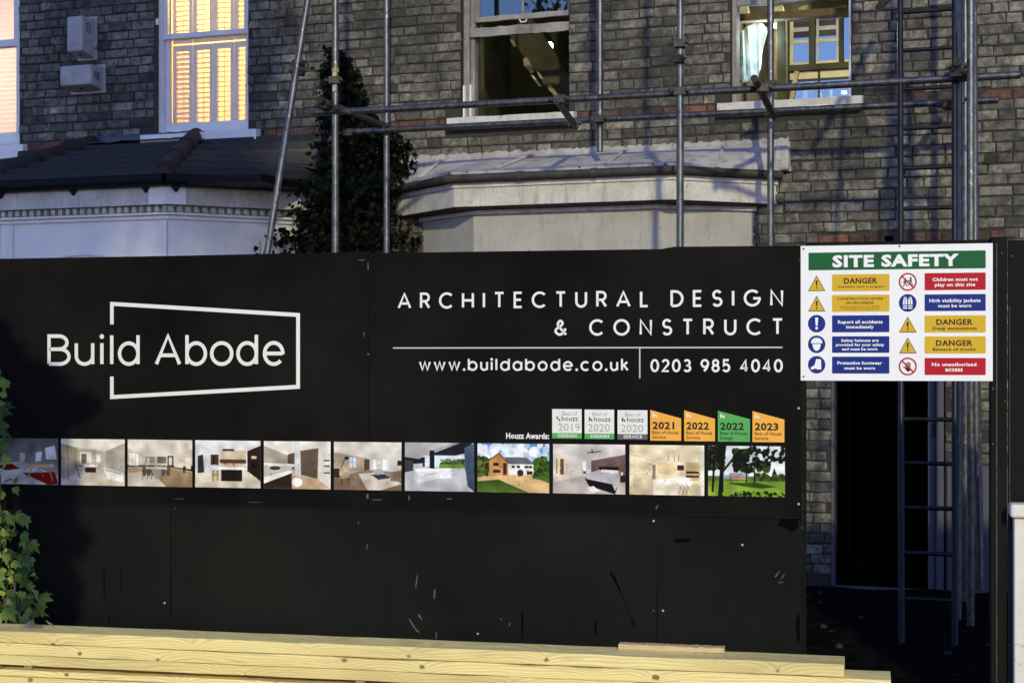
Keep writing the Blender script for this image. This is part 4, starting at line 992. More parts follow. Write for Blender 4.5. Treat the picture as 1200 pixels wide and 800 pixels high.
G = {   # glyph: (width, [(points, closed)...]) in cap heights
 'A': (.86, [([(0, 0), (.43, 1), (.86, 0)], 0), ([(.14, .31), (.72, .31)], 0)]),
 'B': (.58, [([(0, 0), (0, 1), (.28, 1)] + arc(.28, .765, .235, .235, 90, -90) + [(0, .53)], 0), ([(.30, .53)] + arc(.31, .265, .265, .265, 90, -90) + [(0, 0)], 0)]),
 'R': (.60, [([(0, 0), (0, 1), (.30, 1)] + arc(.30, .73, .27, .27, 90, -90) + [(0, .46)], 0), ([(.30, .46), (.60, 0)], 0)]),
 'C': (.88, [(arc(.5, .5, .5, .5, 46, 314, 26), 0)]), 'H': (.72, [([(0, 0), (0, 1)], 0), ([(.72, 0), (.72, 1)], 0), ([(0, .5), (.72, .5)], 0)]),
 'I': (.0, [([(0, 0), (0, 1)], 0)]), 'T': (.62, [([(.31, 0), (.31, 1)], 0), ([(0, 1), (.62, 1)], 0)]),
 'E': (.50, [([(.5, 0), (0, 0), (0, 1), (.5, 1)], 0), ([(0, .51), (.46, .51)], 0)]), 'L': (.46, [([(0, 1), (0, 0), (.46, 0)], 0)]),
 'U': (.68, [([(0, 1), (0, .34)] + arc(.34, .34, .34, .34, 180, 360)[1:] + [(.68, 1)], 0)]),
 'D': (.74, [([(0, 0), (0, 1), (.24, 1)] + arc(.24, .5, .5, .5, 90, -90) + [(0, 0)], 0)]),
 'S': (.56, [(arc(.28, .745, .25, .255, 28, 262, 16) + arc(.28, .255, .28, .255, 82, -152, 16), 0)]),
 'G': (.98, [(arc(.5, .5, .5, .5, 46, 352, 28) + [(.98, .48), (.56, .48)], 0)]), 'N': (.72, [([(0, 0), (0, 1), (.72, 0), (.72, 1)], 0)]), 'O': (1.0, [(circ(.5, .5, .5, .5), 1)]),
 '&': (.78, [(crom([(.80, 0), (.52, .30), (.24, .62), (.22, .82), (.38, .98), (.54, .84), (.46, .66), (.14, .44), (.04, .22), (.28, .01), (.56, .10), (.76, .44)]), 0)]),
 'u': (.56, [([(0, X), (0, .28)] + arc(.28, .28, .28, .28, 180, 360)[1:] + [(.56, X)], 0), ([(.56, X), (.56, 0)], 0)]), 'i': (0, [([(0, 0), (0, X)], 0), ('dot', (0, .98))]),
 'l': (0, [([(0, 0), (0, 1.02)], 0)]), 'd': (X, [(circ(r_, r_, r_, r_), 1), ([(X, 0), (X, 1.02)], 0)]), 'b': (X, [(circ(r_, r_, r_, r_), 1), ([(0, 0), (0, 1.02)], 0)]),
 'a': (X, [(circ(r_, r_, r_, r_), 1), ([(X, 0), (X, X)], 0)]), 'o': (X, [(circ(r_, r_, r_, r_), 1)]), 'e': (X, [(arc(r_, r_, r_, r_, -4, 318, 26), 0), ([(.03, r_), (X - .02, r_)], 0)]),
 'c': (X * .9, [(arc(r_, r_, r_, r_, 48, 312, 24), 0)]), 'k': (.52, [([(0, 0), (0, 1.02)], 0), ([(.48, X), (.02, .33)], 0), ([(.16, .46), (.52, 0)], 0)]),
 'w': (.98, [([(0, X), (.25, 0), (.49, X), (.73, 0), (.98, X)], 0)]), '.': (0, [('dot', (0, .03))]),
 '0': (.60, [(circ(.30, .5, .30, .5), 1)]), '2': (.54, [(arc(.27, .73, .26, .27, 165, -38, 16) + [(0, 0), (.56, 0)], 0)]),
 '3': (.54, [(arc(.26, .75, .24, .25, 150, -90, 16) + arc(.27, .255, .28, .255, 90, -150, 16), 0)]),
 '9': (.58, [(circ(.29, .69, .29, .31), 1), ([(.58, .66)] + crom([(.57, .60), (.46, .30), (.22, 0)]), 0)]),
 '8': (.54, [(circ(.27, .76, .22, .24), 1), (circ(.27, .265, .27, .265), 1)]),
 '5': (.54, [([(.50, 1), (.08, 1), (.03, .50)] + arc(.26, .31, .28, .31, 128, -150, 18), 0)]), '4': (.60, [([(.44, 0), (.44, 1), (0, .27), (.60, .27)], 0)]), ' ': (.30, [])}
def stroke(mb, P, w, closed, y):
    Q = [P[0]]
    for p in P[1:]:
        if math.hypot(p[0] - Q[-1][0], p[1] - Q[-1][1]) > 1e-5: Q.append(p)
    if closed and math.hypot(Q[0][0] - Q[-1][0], Q[0][1] - Q[-1][1]) < 1e-5: Q.pop()
    n = len(Q); L = []; Rr = []
    for i in range(n):
        p = Q[i]; a = Q[i - 1] if (i or closed) else None; b = Q[(i + 1) % n] if (i < n - 1 or closed) else None
        d1 = (p[0] - a[0], p[1] - a[1]) if a else (b[0] - p[0], b[1] - p[1]); d2 = (b[0] - p[0], b[1] - p[1]) if b else d1
        l1, l2 = math.hypot(*d1), math.hypot(*d2); n1 = (-d1[1] / l1, d1[0] / l1); n2 = (-d2[1] / l2, d2[0] / l2); m = (n1[0] + n2[0], n1[1] + n2[1]); ml = math.hypot(*m) or 1; m = (m[0] / ml, m[1] / ml); k = min(1.45, 1 / max(.2, m[0] * n1[0] + m[1] * n1[1])) * w / 2
        L.append((p[0] + m[0] * k, p[1] + m[1] * k)); Rr.append((p[0] - m[0] * k, p[1] - m[1] * k))
    vs = [(x, y, z) for x, z in L] + [(x, y, z) for x, z in Rr]
    rngn = n if closed else n - 1
    mb.add(vs, [(i + n, (i + 1) % n + n, (i + 1) % n, i) for i in range(rngn)])
def lettering(text, px0, px1, pyb, pyt, wt, y, space=.62, parent=ho, name='lettering', m='white_vinyl', wd=1.0):
    u0, u1 = HOARD.u(px0), HOARD.u(px1); pm = (px0 + px1) / 2; zb, zt = HOARD.z(pm, pyb), HOARD.z(pm, pyt); H = zt - zb; w = wt * H; Hc = H - w
    tot = sum((G[c][0] * wd if c != ' ' else space) * Hc for c in text); n = len(text) - 1
    tr_ = ((u1 - u0) - w - tot) / n; x = u0 + w / 2; root = empty(name); root.parent = parent
    for c in text:
        W, S = G[c]; mb = MB()
        for k, (P, cl) in enumerate(S):
            if P == 'dot': mb.sheet([(x + Hc * cl[0] + w * .68 * math.cos(t), zb + w / 2 + Hc * cl[1] + w * .68 * math.sin(t)) for t in [2 * math.pi * i / 14 for i in range(14)]], y - .0001 * k); continue
            stroke(mb, [(x + a * Hc * wd, zb + w / 2 + b * Hc) for a, b in P], w, cl, y - .00012 * k)
        x += (W * wd if c != ' ' else space) * Hc + tr_
        if mb.f: mb.build('letter', m, root)
    return root
YF = -.0085
def logo_word(text, xs, pyb, pyt, wt):
    """letters of the company name, each centred where it stands"""
    root = empty('company_lettering'); root.parent = ho; H = HOARD.z(190, pyt) - HOARD.z(190, pyb); w = wt * H; Hc = H - w; zb = HOARD.z(190, pyb)
    for c, (a, b) in zip(text, xs):
        mb = MB(); W, S = G[c]; u0, u1 = HOARD.u(a) + w / 2, HOARD.u(b) - w / 2; sx = (u1 - u0) / W if W else Hc
        if not W: u0 = (HOARD.u(a) + HOARD.u(b)) / 2
        for k, (P, cl) in enumerate(S):
            if P == 'dot': mb.sheet([(u0 + w * .66 * math.cos(t), zb + w / 2 + Hc * cl[1] + w * .66 * math.sin(t)) for t in [2 * math.pi * i / 14 for i in range(14)]], YF - .0001 * k); continue
            stroke(mb, [(u0 + p * sx, zb + w / 2 + q * Hc) for p, q in P], w, cl, YF - .00012 * k)
        mb.build('letter', 'white_vinyl', root)
    return root
z_ = lambda v: 40 + v / 3.636
logo_word('BuildAbode', [(z_(a), z_(b)) for a, b in ((60, 160), (176, 260), (284, 300), (326, 342), (360, 453), (517, 630), (647, 740), (752, 852), (864, 957), (977, 1070))], 340 + 322 / 3.636, 340 + 186 / 3.636, .115)
mb = MB(); Lw = .0195
q = lambda px_, py: HOARD.uz(px_, py)
stroke(mb, [q(132, 380), q(132, 356), q(350, 369), q(350, 453), q(132, 465), q(132, 441)], Lw, 0, YF); mb.build('logo_outline', 'white_vinyl', ho)
lettering('ARCHITECTURAL DESIGN', 466.5, 918, 360.5, 341, .145, YF, .05)
lettering('& CONSTRUCT', 649.5, 918, 393, 373.5, .145, YF, .05)
lettering('www.buildabode.co.uk', 491.5, 737, 434.5, 419.5, .155, YF)
lettering('0203 985 4040', 762.5, 917.5, 436, 420.5, .165, YF, .22)
mb = MB(); zr = HOARD.z(690, 407.3); mb.box(HOARD.u(461), HOARD.u(917), YF, YF + .001, zr - .0032, zr + .0032); mb.box(HOARD.u(750) - .003, HOARD.u(750) + .003, YF, YF + .001, HOARD.z(750, 443), zr - .0035); mb.build('rule_line', 'rule_vinyl', ho)

# set type in the built-in font -------------------------------------------------
dg = None
def type_mesh(text, bold=0.0, shear=0):
    c = bpy.data.curves.new('t', 'FONT'); c.body = text; c.size = 1; c.offset = bold; c.resolution_u = 2; c.space_character = 1.0 + bold * 2.2
    o = bpy.data.objects.new('t', c); COL.objects.link(o); bpy.context.view_layer.update()
    me = bpy.data.meshes.new_from_object(o.evaluated_get(bpy.context.evaluated_depsgraph_get())); bpy.data.objects.remove(o); bpy.data.curves.remove(c)
    V = [tuple(v.co[:2]) for v in me.vertices]; F = [tuple(p.vertices) for p in me.polygons]; bpy.data.meshes.remove(me); return V, F
def typeset(parent, text, x0, x1, z0, z1, y, m, bold=.02, name='lettering'):
    """fit a line of type into the rectangle x0..x1, z0..z1 (z0 = baseline)"""
    V, F = type_mesh(text, bold); xs = [v[0] for v in V]; ys = [v[1] for v in V]; a, b = min(xs), max(xs); c, d = (0 if min(ys) > -.3 else min(ys)), max(ys)
    mb = MB(); mb.add([(x0 + (x1 - x0) * (p - a) / (b - a), y, z0 + (z1 - z0) * q / d) for p, q in V], F); return tag(mb.build(name, m, parent), kind='stuff')
def ht(parent, text, px0, px1, pyb, pyt, m, bold=.02, y=YF, name='lettering', pm=None):
    pm = pm or (px0 + px1) / 2; return typeset(parent, text, HOARD.u(px0), HOARD.u(px1), HOARD.z(pm, pyb), HOARD.z(pm, pyt), y, m, bold, name)
ht(ho, 'Houzz Awards:', 593.5, 644, 513.5, 506.8, 'white_vinyl', .035)
# award badges -----------------------------------------------------------------
def hq(px_, py): return HOARD.uz(px_, py)
YB = YF - .0008
for (a, b, yr, foot, fm, txt) in ((647.5, 682, '2019', 'DESIGN', 'badge_green', 0), (685.5, 720, '2020', 'DESIGN', 'badge_green', 1), (724, 759, '2020', 'SERVICE', 'badge_grey', 2)):
    d = txt * .6; t, bt = 479 + d, 513.3 + d; f = bt - 6.4
    mb = MB(); mb.box(HOARD.u(a), HOARD.u(b), YF, YF + .0013, HOARD.z(a, f), HOARD.z(a, t)); bd = mb.build('award_badge', 'badge_white', ho)
    mb = MB(); mb.box(HOARD.u(a), HOARD.u(b), YF, YF + .0013, HOARD.z(a, bt), HOARD.z(a, f) - .0002); mb.build('badge_foot', fm, bd)
    sh = 3 if txt == 0 else 0
    ht(bd, 'Best of', a + 9 + sh, b - 8 + sh, t + 7.5, t + 3, 'badge_text_grey', .0, YB); ht(bd, 'houzz', a + 11, b - 4, t + 13.8, t + 8.3, 'badge_grey', .012, YB)
    ht(bd, yr, a + 4 + sh, b - 5 + sh, t + 25.6, t + 17, 'badge_text_grey', -.008, YB); ht(bd, foot, a + 7, b - 6, bt - 1.4, bt - 5.0, 'badge_white', .02, YB)
    mb = MB()
    P = [(0, 0), (0, 5.5), (1.4, 5.0), (1.4, 3.4), (4, 2.6), (4, 0), (2.6, 0), (2.6, 1.6), (1.4, 1.6), (1.4, 0)]
    if txt == 0: P = [(0, 2.4), (0, 5.0), (1.6, 5.8), (1.6, 3.2), (3.4, 2.6), (4.2, 1.0), (4.2, -.8), (2.6, 0), (2.6, 2.0)]
    mb.sheet([hq(a + 5 + x_, t + 13.8 - y_) for x_, y_ in P][::-1], YB); mb.build('badge_emblem', 'badge_dark_green', bd)
for k, (a, b, yr, kind, m) in enumerate(((762.3, 798.5, '2021', 'Service', 'badge_orange'), (802, 838, '2022', 'Service', 'badge_orange'), (841.5, 879, '2022', 'Design', 'badge_green'), (882, 919.3, '2023', 'Service', 'badge_orange'))):
    t, bt = 480 + k * .45, 515.8 + k * .6
    mb = MB(); mb.prism([hq(a, bt), hq(b, bt + .3), hq(b, t + 10), hq(a, t)], YF, YF + .0013); bd = mb.build('award_badge', m, ho)
    ht(bd, yr, a + 2.6, b - 8 + (k > 0) * 1, t + 22.2, t + 13.8, 'sign_black', .035, YB); ht(bd, 'Best of Houzz', a + 2.6, b - 3, t + 28.2, t + 24.4, 'sign_black', .01, YB); ht(bd, kind, a + 2.6, a + 18.5 - (kind == 'Design') * 1, t + 33.6, t + 29.8, 'sign_black', .01, YB)
    mb = MB(); P = [(0, 0), (0, 5.5), (1.5, 5.0), (1.5, 3.4), (5.2, 2.8), (5.2, 0), (3.4, 0), (3.4, 1.6), (1.8, 1.6), (1.8, 0)]
    mb.sheet([hq(a + 2.8 + x_, t + 8.6 - y_) for x_, y_ in P][::-1], YB); mb.build('badge_emblem', 'badge_white', bd)

# photo prints: pictures painted into small images, flat print on the board ---------------
class Pic:
    def __init__(s, W=300, H=200, seed=1):
        s.W, s.H = W, H; s.a = np.zeros((H, W, 3), np.float32); yy, xx = np.mgrid[0:H, 0:W]; s.x = (xx + .5) / W; s.y = (yy + .5) / H; s.r = np.random.RandomState(seed)
    def grad(s, pts, c0, c1=None, horiz=False):
        """fill polygon (x right, y down, 0..1) with a colour or a gradient"""
        c0 = np.array(c0, np.float32) / 255; c1 = c0 if c1 is None else np.array(c1, np.float32) / 255
        m = np.zeros((s.H, s.W), bool); n = len(pts)
        for i in range(n):
            (x0, y0), (x1, y1) = pts[i], pts[(i + 1) % n]
            if y0 == y1: continue
            cond = ((s.y >= min(y0, y1)) & (s.y < max(y0, y1))); m ^= cond & (s.x < x0 + (s.y - y0) * (x1 - x0) / (y1 - y0))
        if not m.any(): return s
        q = s.x if horiz else s.y; lo, hi = q[m].min(), q[m].max(); t = ((q - lo) / max(1e-6, hi - lo))[..., None]
        col = c0 + (c1 - c0) * t; s.a[m] = col[m]; return s
    def rect(s, x0, y0, x1, y1, c0, c1=None, horiz=False): return s.grad([(x0, y0), (x1, y0), (x1, y1), (x0, y1)], c0, c1, horiz)
    def ell(s, cx, cy, rx, ry, c):
        m = ((s.x - cx) / rx) ** 2 + ((s.y - cy) / ry) ** 2 < 1; s.a[m] = np.array(c) / 255; return s
    def line(s, x0, y0, x1, y1, w, c):
        dx, dy = (x1 - x0) * 1.5, y1 - y0; L = dx * dx + dy * dy; t = np.clip((((s.x - x0) * 1.5) * dx + (s.y - y0) * dy) / L, 0, 1)
        d = np.hypot((s.x - x0) * 1.5 - t * dx, s.y - y0 - t * dy); s.a[d < w / 2] = np.array(c) / 255; return s
    def blobs(s, n, box, r, cols):
        for _ in range(n):
            x, y = s.r.uniform(box[0], box[2]), s.r.uniform(box[1], box[3]); q = s.r.uniform(.4, 1) * r; s.ell(x, y, q, q * 1.5, cols[s.r.randint(len(cols))])
        return s
    def tex(s, amt=.03):
        n = s.r.rand(s.H // 4 + 2, s.W // 4 + 2); n = np.kron(n, np.ones((4, 4)))[:s.H, :s.W]; n2 = s.r.rand(s.H, s.W); s.a *= (1 + (n - .5) * amt * 2 + (n2 - .5) * amt * 2)[..., None]; return s
    def clutter(s, n=130):
        for _ in range(n):
            x, y = s.r.rand(), .34 + .56 * s.r.beta(2, 2); w, h = s.r.uniform(.006, .05), s.r.uniform(.006, .05)
            if s.r.rand() < .5: w *= .3
            else: h *= .3
            c = s.a[min(s.H - 1, int(y * s.H)), min(s.W - 1, int(x * s.W))] * 255; m = (abs(s.x - x) < w / 2) & (abs(s.y - y) < h / 2); s.a[m] = np.clip(c * s.r.uniform(.66, 1.18) * s.r.uniform(.95, 1.05, 3), 0, 255) / 255
        k = s.r.rand(8, 11); gx, gy = s.x * 9.99, s.y * 6.99; i, j = gx.astype(int), gy.astype(int); fx, fy = gx - i, gy - j
        f = (k[j, i] * (1 - fx) + k[j, i + 1] * fx) * (1 - fy) + (k[j + 1, i] * (1 - fx) + k[j + 1, i + 1] * fx) * fy
        s.a = np.clip(s.a * (.84 + .28 * f)[..., None], 0, 1); s.a = np.clip((s.a - .5) * 1.12 + .48, 0, 1); return s
    def blur(s):
        for ax in (0, 1):
            s.a = (np.roll(s.a, 1, ax) + s.a * 2 + np.roll(s.a, -1, ax)) / 4
        return s
    def image(s, name):
        im = bpy.data.images.new(name, s.W, s.H); buf = np.ones((s.H, s.W, 4), np.float32); buf[..., :3] = np.clip(s.a, 0, 1)[::-1]; im.pixels.foreach_set(buf.ravel()); im.update(); im.pack(); return im
def pics():
    out = []
    p = Pic(seed=1); p.rect(0, 0, 1, 1, (110, 108, 104), (150, 148, 142)); p.grad([(0, .55), (.45, .5), (1, .8), (1, 1), (0, 1)], (190, 190, 185)); p.grad([(.05, .6), (.3, .55), (.42, .66), (.2, .7)], (120, 25, 22)); p.grad([(.45, .75), (.95, .72), (1, .98), (.85, 1)], (130, 28, 22)); p.rect(.0, .36, .07, .42, (30, 30, 30)); p.rect(.1, .34, .2, .46, (185, 182, 172)); p.rect(.42, .32, .5, .5, (190, 190, 195)); p.grad([(.66, .3), (.76, .28), (.74, .48), (.66, .5)], (215, 215, 220)); p.grad([(.8, .2), (.95, .15), (.98, .45), (.82, .45)], (225, 225, 225)); p.grad([(.5, .57), (.92, .55), (.96, .62), (.52, .65)], (190, 165, 125)); p.line(.6, .65, .55, .85, .03, (170, 140, 100)); p.line(.85, .62, .92, .9, .03, (170, 140, 100)); p.line(.7, .64, .78, .82, .02, (150, 120, 85)); out.append(p)
    p = Pic(seed=2); p.rect(0, 0, 1, 1, (205, 200, 190), (190, 184, 172)); p.grad([(0, 0), (1, 0), (1, .08), (.72, .26), (.45, .22), (0, .1)], (222, 218, 208)); p.grad([(.7, .26), (1, .08), (1, .75), (.7, .62)], (165, 160, 150), (190, 184, 174)); p.grad([(0, .1), (.26, .2), (.26, .75), (0, .9)], (150, 140, 125), (170, 160, 145)); p.grad([(.26, .22), (.55, .22), (.55, .6), (.26, .62)], (180, 172, 160)); p.rect(.3, .28, .48, .52, (225, 222, 215)); p.rect(.32, .32, .40, .52, (120, 110, 100)); p.rect(.38, .60, .55, .78, (60, 48, 40)); p.rect(.36, .55, .57, .61, (225, 222, 215)); p.rect(.56, .33, .62, .5, (235, 235, 232)); p.grad([(0, .9), (.3, .72), (.7, .72), (1, .95), (1, 1), (0, 1)], (205, 196, 180)); p.grad([(.66, .6), (.98, .72), (.98, .92), (.74, .86)], (238, 236, 230)); p.grad([(.68, .63), (.95, .73), (.95, .76), (.7, .67)], (180, 175, 168)); p.line(.1, .1, .12, .9, .012, (90, 80, 70)); p.ell(.28, .72, .05, .1, (190, 185, 178)); p.line(.22, .5, .3, .85, .02, (110, 95, 82)); out.append(p)
    p = Pic(seed=3); p.rect(0, 0, 1, .55, (208, 200, 186), (196, 188, 174)); p.grad([(0, 0), (1, 0), (1, .2), (.65, .36), (.3, .36), (0, .18)], (222, 216, 205)); p.rect(.02, .3, .17, .56, (240, 240, 238)); p.line(.07, .3, .07, .56, .008, (190, 185, 175)); p.line(.12, .3, .12, .56, .008, (190, 185, 175)); p.rect(.28, .36, .42, .5, (150, 142, 130)); p.rect(.30, .38, .34, .56, (210, 206, 198)); p.rect(.46, .36, .6, .5, (120, 112, 102)); p.rect(.62, .34, .71, .56, (70, 70, 68)); p.rect(.64, .37, .69, .54, (200, 205, 205)); p.grad([(0, .58), (.6, .56), (1, .66), (1, 1), (0, 1)], (180, 158, 130), (140, 118, 95)); p.grad([(0, .72), (.35, .66), (.6, 1), (0, 1)], (188, 178, 165), (205, 198, 188)); p.grad([(.72, .3), (.98, .25), (.98, .62), (.72, .58)], (220, 212, 196)); p.rect(.86, .56, .9, .7, (60, 55, 50)); p.ell(.92, .42, .04, .05, (245, 240, 225))
    for x in (.26, .33, .40, .47, .56, .63): p.ell(x, .66, .035, .12, (95, 90, 86)); p.line(x - .02, .7, x - .03, .85, .01, (60, 55, 50))
    p.ell(.45, .68, .07, .13, (165, 158, 150)); p.grad([(.28, .58), (.6, .58), (.62, .63), (.28, .63)], (205, 200, 192)); out.append(p)
    p = Pic(seed=4); p.rect(0, 0, 1, 1, (218, 220, 228), (205, 206, 212)); p.grad([(0, 0), (1, 0), (.78, .2), (.25, .2)], (232, 232, 235)); p.rect(.40, .22, .78, .56, (205, 192, 165)); p.rect(.38, .40, .78, .48, (95, 70, 52)); p.rect(.42, .18, .6, .22, (50, 46, 44)); p.grad([(.04, .34), (.12, .3), (.14, .68), (.04, .7)], (60, 60, 64)); p.rect(.24, .30, .36, .52, (90, 62, 45)); p.rect(.28, .33, .3, .5, (40, 30, 26)); p.grad([(.8, .22), (1, .1), (1, .9), (.8, .66)], (62, 42, 32), (46, 32, 26)); p.rect(.86, .32, .94, .38, (190, 190, 185)); p.rect(.86, .46, .94, .58, (25, 22, 20)); p.grad([(0, .72), (.78, .62), (1, .85), (1, 1), (0, 1)], (222, 214, 200), (205, 196, 180)); p.rect(.4, .6, .72, .86, (48, 36, 32)); p.grad([(.26, .56), (.76, .56), (.74, .62), (.28, .62)], (245, 244, 242)); p.rect(.26, .64, .29, .88, (180, 150, 110)); p.rect(.33, .64, .36, .86, (180, 150, 110)); p.rect(.26, .72, .36, .75, (170, 140, 100)); p.blobs(8, (.44, .46, .6, .52), .012, [(170, 30, 20), (190, 60, 30)]); out.append(p)
    p = Pic(seed=5); p.rect(0, 0, 1, 1, (196, 186, 172)); p.grad([(0, 0), (1, 0), (1, .14), (.55, .22), (.36, .3), (0, .1)], (232, 230, 225)); p.grad([(0, .1), (.36, .3), (.36, .5), (0, .5)], (176, 168, 156)); p.grad([(.36, .28), (.46, .24), (.46, .6), (.36, .56)], (110, 90, 78)); p.grad([(.46, 0), (.54, 0), (.56, .78), (.47, .7)], (210, 214, 214)); p.grad([(.55, .2), (.82, .14), (.8, .78), (.56, .7)], (112, 98, 86), (98, 84, 74)); p.grad([(.82, 0), (1, 0), (1, 1), (.82, .84)], (222, 220, 215)); p.rect(.9, .38, .99, .41, (90, 90, 90)); p.rect(.9, .5, .99, .53, (90, 90, 90)); p.rect(.9, .64, .99, .67, (90, 90, 90)); p.grad([(0, .46), (.46, .48), (.46, .53), (0, .52)], (228, 228, 226)); p.grad([(0, .52), (.44, .53), (.4, .6), (0, .74)], (200, 196, 188)); p.ell(.17, .57, .08, .04, (70, 64, 60)); p.grad([(0, .9), (.42, .64), (.42, 1), (0, 1)], (60, 48, 42)); p.grad([(0, .76), (.42, .6), (.42, .67), (0, .9)], (240, 240, 238)); p.grad([(.42, .72), (.8, .78), (1, .98), (.42, 1)], (196, 170, 140)); p.ell(.50, .86, .08, .1, (240, 238, 234)); out.append(p)
    p = Pic(seed=6); p.rect(0, 0, 1, 1, (205, 200, 192)); p.grad([(0, 0), (1, 0), (1, .28), (.5, .34), (0, .22)], (222, 218, 212), (208, 204, 198)); p.grad([(0, .22), (.5, .34), (.5, .6), (0, .68)], (176, 160, 142)); p.rect(.23, .32, .33, .54, (200, 212, 225)); p.line(.28, .32, .28, .54, .01, (120, 120, 118)); p.line(0.23, .43, .33, .43, .01, (120, 120, 118)); p.rect(.45, .36, .53, .6, (90, 80, 70)); p.rect(.58, .36, .63, .56, (230, 235, 238)); p.rect(.72, .36, .79, .58, (225, 232, 238)); p.rect(.82, .34, .86, .56, (190, 196, 200)); p.grad([(.9, .2), (1, .16), (1, .8), (.9, .62)], (200, 196, 190)); p.rect(.94, .38, 1, .48, (40, 44, 60)); p.grad([(0, .74), (.5, .58), (1, .62), (1, 1), (0, 1)], (150, 130, 112), (128, 108, 92)); p.grad([(.36, .66), (.72, .62), (1, .86), (.7, 1), (.5, 1)], (205, 196, 184)); p.grad([(.55, .68), (.75, .66), (.85, .74), (.66, .78)], (60, 62, 80)); p.ell(.66, .62, .07, .06, (170, 168, 168)); p.line(.1, .55, .17, .34, .012, (40, 34, 30)); p.ell(.19, .34, .035, .03, (50, 42, 36)); p.rect(.0, .56, .08, .74, (70, 52, 42)); p.grad([(.1, .62), (.22, .55), (.23, .74), (.1, .78)], (190, 176, 150)); p.line(.12, .76, .11, .9, .015, (60, 44, 34)); p.line(.21, .74, .22, .86, .015, (60, 44, 34)); p.grad([(.86, .62), (1, .58), (1, .82), (.84, .8)], (140, 120, 105)); out.append(p)
    p = Pic(seed=7); p.rect(0, 0, 1, 1, (190, 196, 200)); p.grad([(0, 0), (.78, 0), (.28, .36), (0, .3)], (186, 184, 186), (172, 170, 172)); p.grad([(0, .3), (.2, .34), (.8, 0), (.97, 0), (.9, .2), (.3, .42), (0, .46)], (36, 40, 48)); p.grad([(.45, .18), (.8, 0), (.72, 0), (.42, .14)], (150, 160, 175)); p.rect(.26, .26, .88, .5, (205, 218, 228)); p.blobs(60, (.5, .34, .86, .46), .03, [(60, 80, 45), (90, 105, 60), (120, 130, 90)]); p.rect(.5, .44, .88, .52, (110, 140, 70)); p.rect(.36, .16, .43, .54, (32, 36, 44)); p.rect(.26, .3, .29, .5, (40, 42, 50)); p.grad([(.86, .1), (1, 0), (1, 1), (.88, .85)], (92, 108, 132), (60, 76, 100)); p.grad([(0, .36), (.12, .38), (.12, .62), (0, .68)], (70, 72, 78)); p.grad([(0, .62), (.3, .52), (.88, .58), (.92, 1), (0, 1)], (196, 200, 206), (176, 178, 184)); p.grad([(.14, .54), (.5, .54), (.68, .52), (.68, .58), (.48, .6), (.18, .66)], (244, 245, 247)); p.grad([(.14, .56), (.18, .62), (.2, .84), (.14, .76)], (210, 212, 216)); p.grad([(.18, .6), (.48, .58), (.48, .74), (.2, .84)], (232, 233, 236), (214, 215, 220)); p.grad([(.48, .58), (.68, .55), (.68, .72), (.48, .74)], (220, 222, 226)); p.line(.3, .67, .45, .63, .008, (90, 90, 95)); out.append(p)
    p = Pic(seed=8); p.rect(0, 0, 1, .5, (98, 148, 208), (196, 218, 238)); p.blobs(50, (0, .02, 1, .3), .07, [(214, 226, 240), (190, 210, 235), (236, 240, 246)]); p.rect(0, .5, 1, 1, (206, 176, 128), (222, 190, 140)); p.blobs(70, (0, .3, .16, .66), .04, [(44, 62, 30), (70, 88, 42), (104, 118, 62)]); p.blobs(70, (.8, .3, 1, .66), .045, [(38, 62, 26), (62, 92, 38), (92, 118, 54)]); p.grad([(.16, .34), (.3, .2), (.43, .4), (.43, .66), (.17, .66)], (190, 140, 88), (200, 152, 100)); p.line(.15, .36, .3, .2, .018, (50, 44, 42)); p.line(.3, .2, .44, .41, .018, (50, 44, 42)); p.grad([(.38, .28), (.68, .28), (.8, .42), (.44, .42)], (106, 108, 118)); p.rect(.43, .42, .78, .64, (236, 232, 224)); p.rect(.22, .4, .3, .46, (52, 40, 34)); p.rect(.36, .4, .41, .64, (66, 50, 40)); p.rect(.22, .54, .32, .6, (58, 44, 38))
    for x in (.48, .55, .66, .72): p.rect(x, .45, x + .045, .5, (60, 62, 70))
    p.ell(.60, .6, .045, .07, (52, 52, 58)); p.rect(.69, .56, .77, .63, (58, 56, 60)); p.grad([(0, .78), (.3, .74), (.72, 1), (0, 1)], (62, 84, 34), (92, 116, 48)); p.grad([(.74, .66), (1, .66), (1, .8)], (86, 120, 44)); out.append(p)
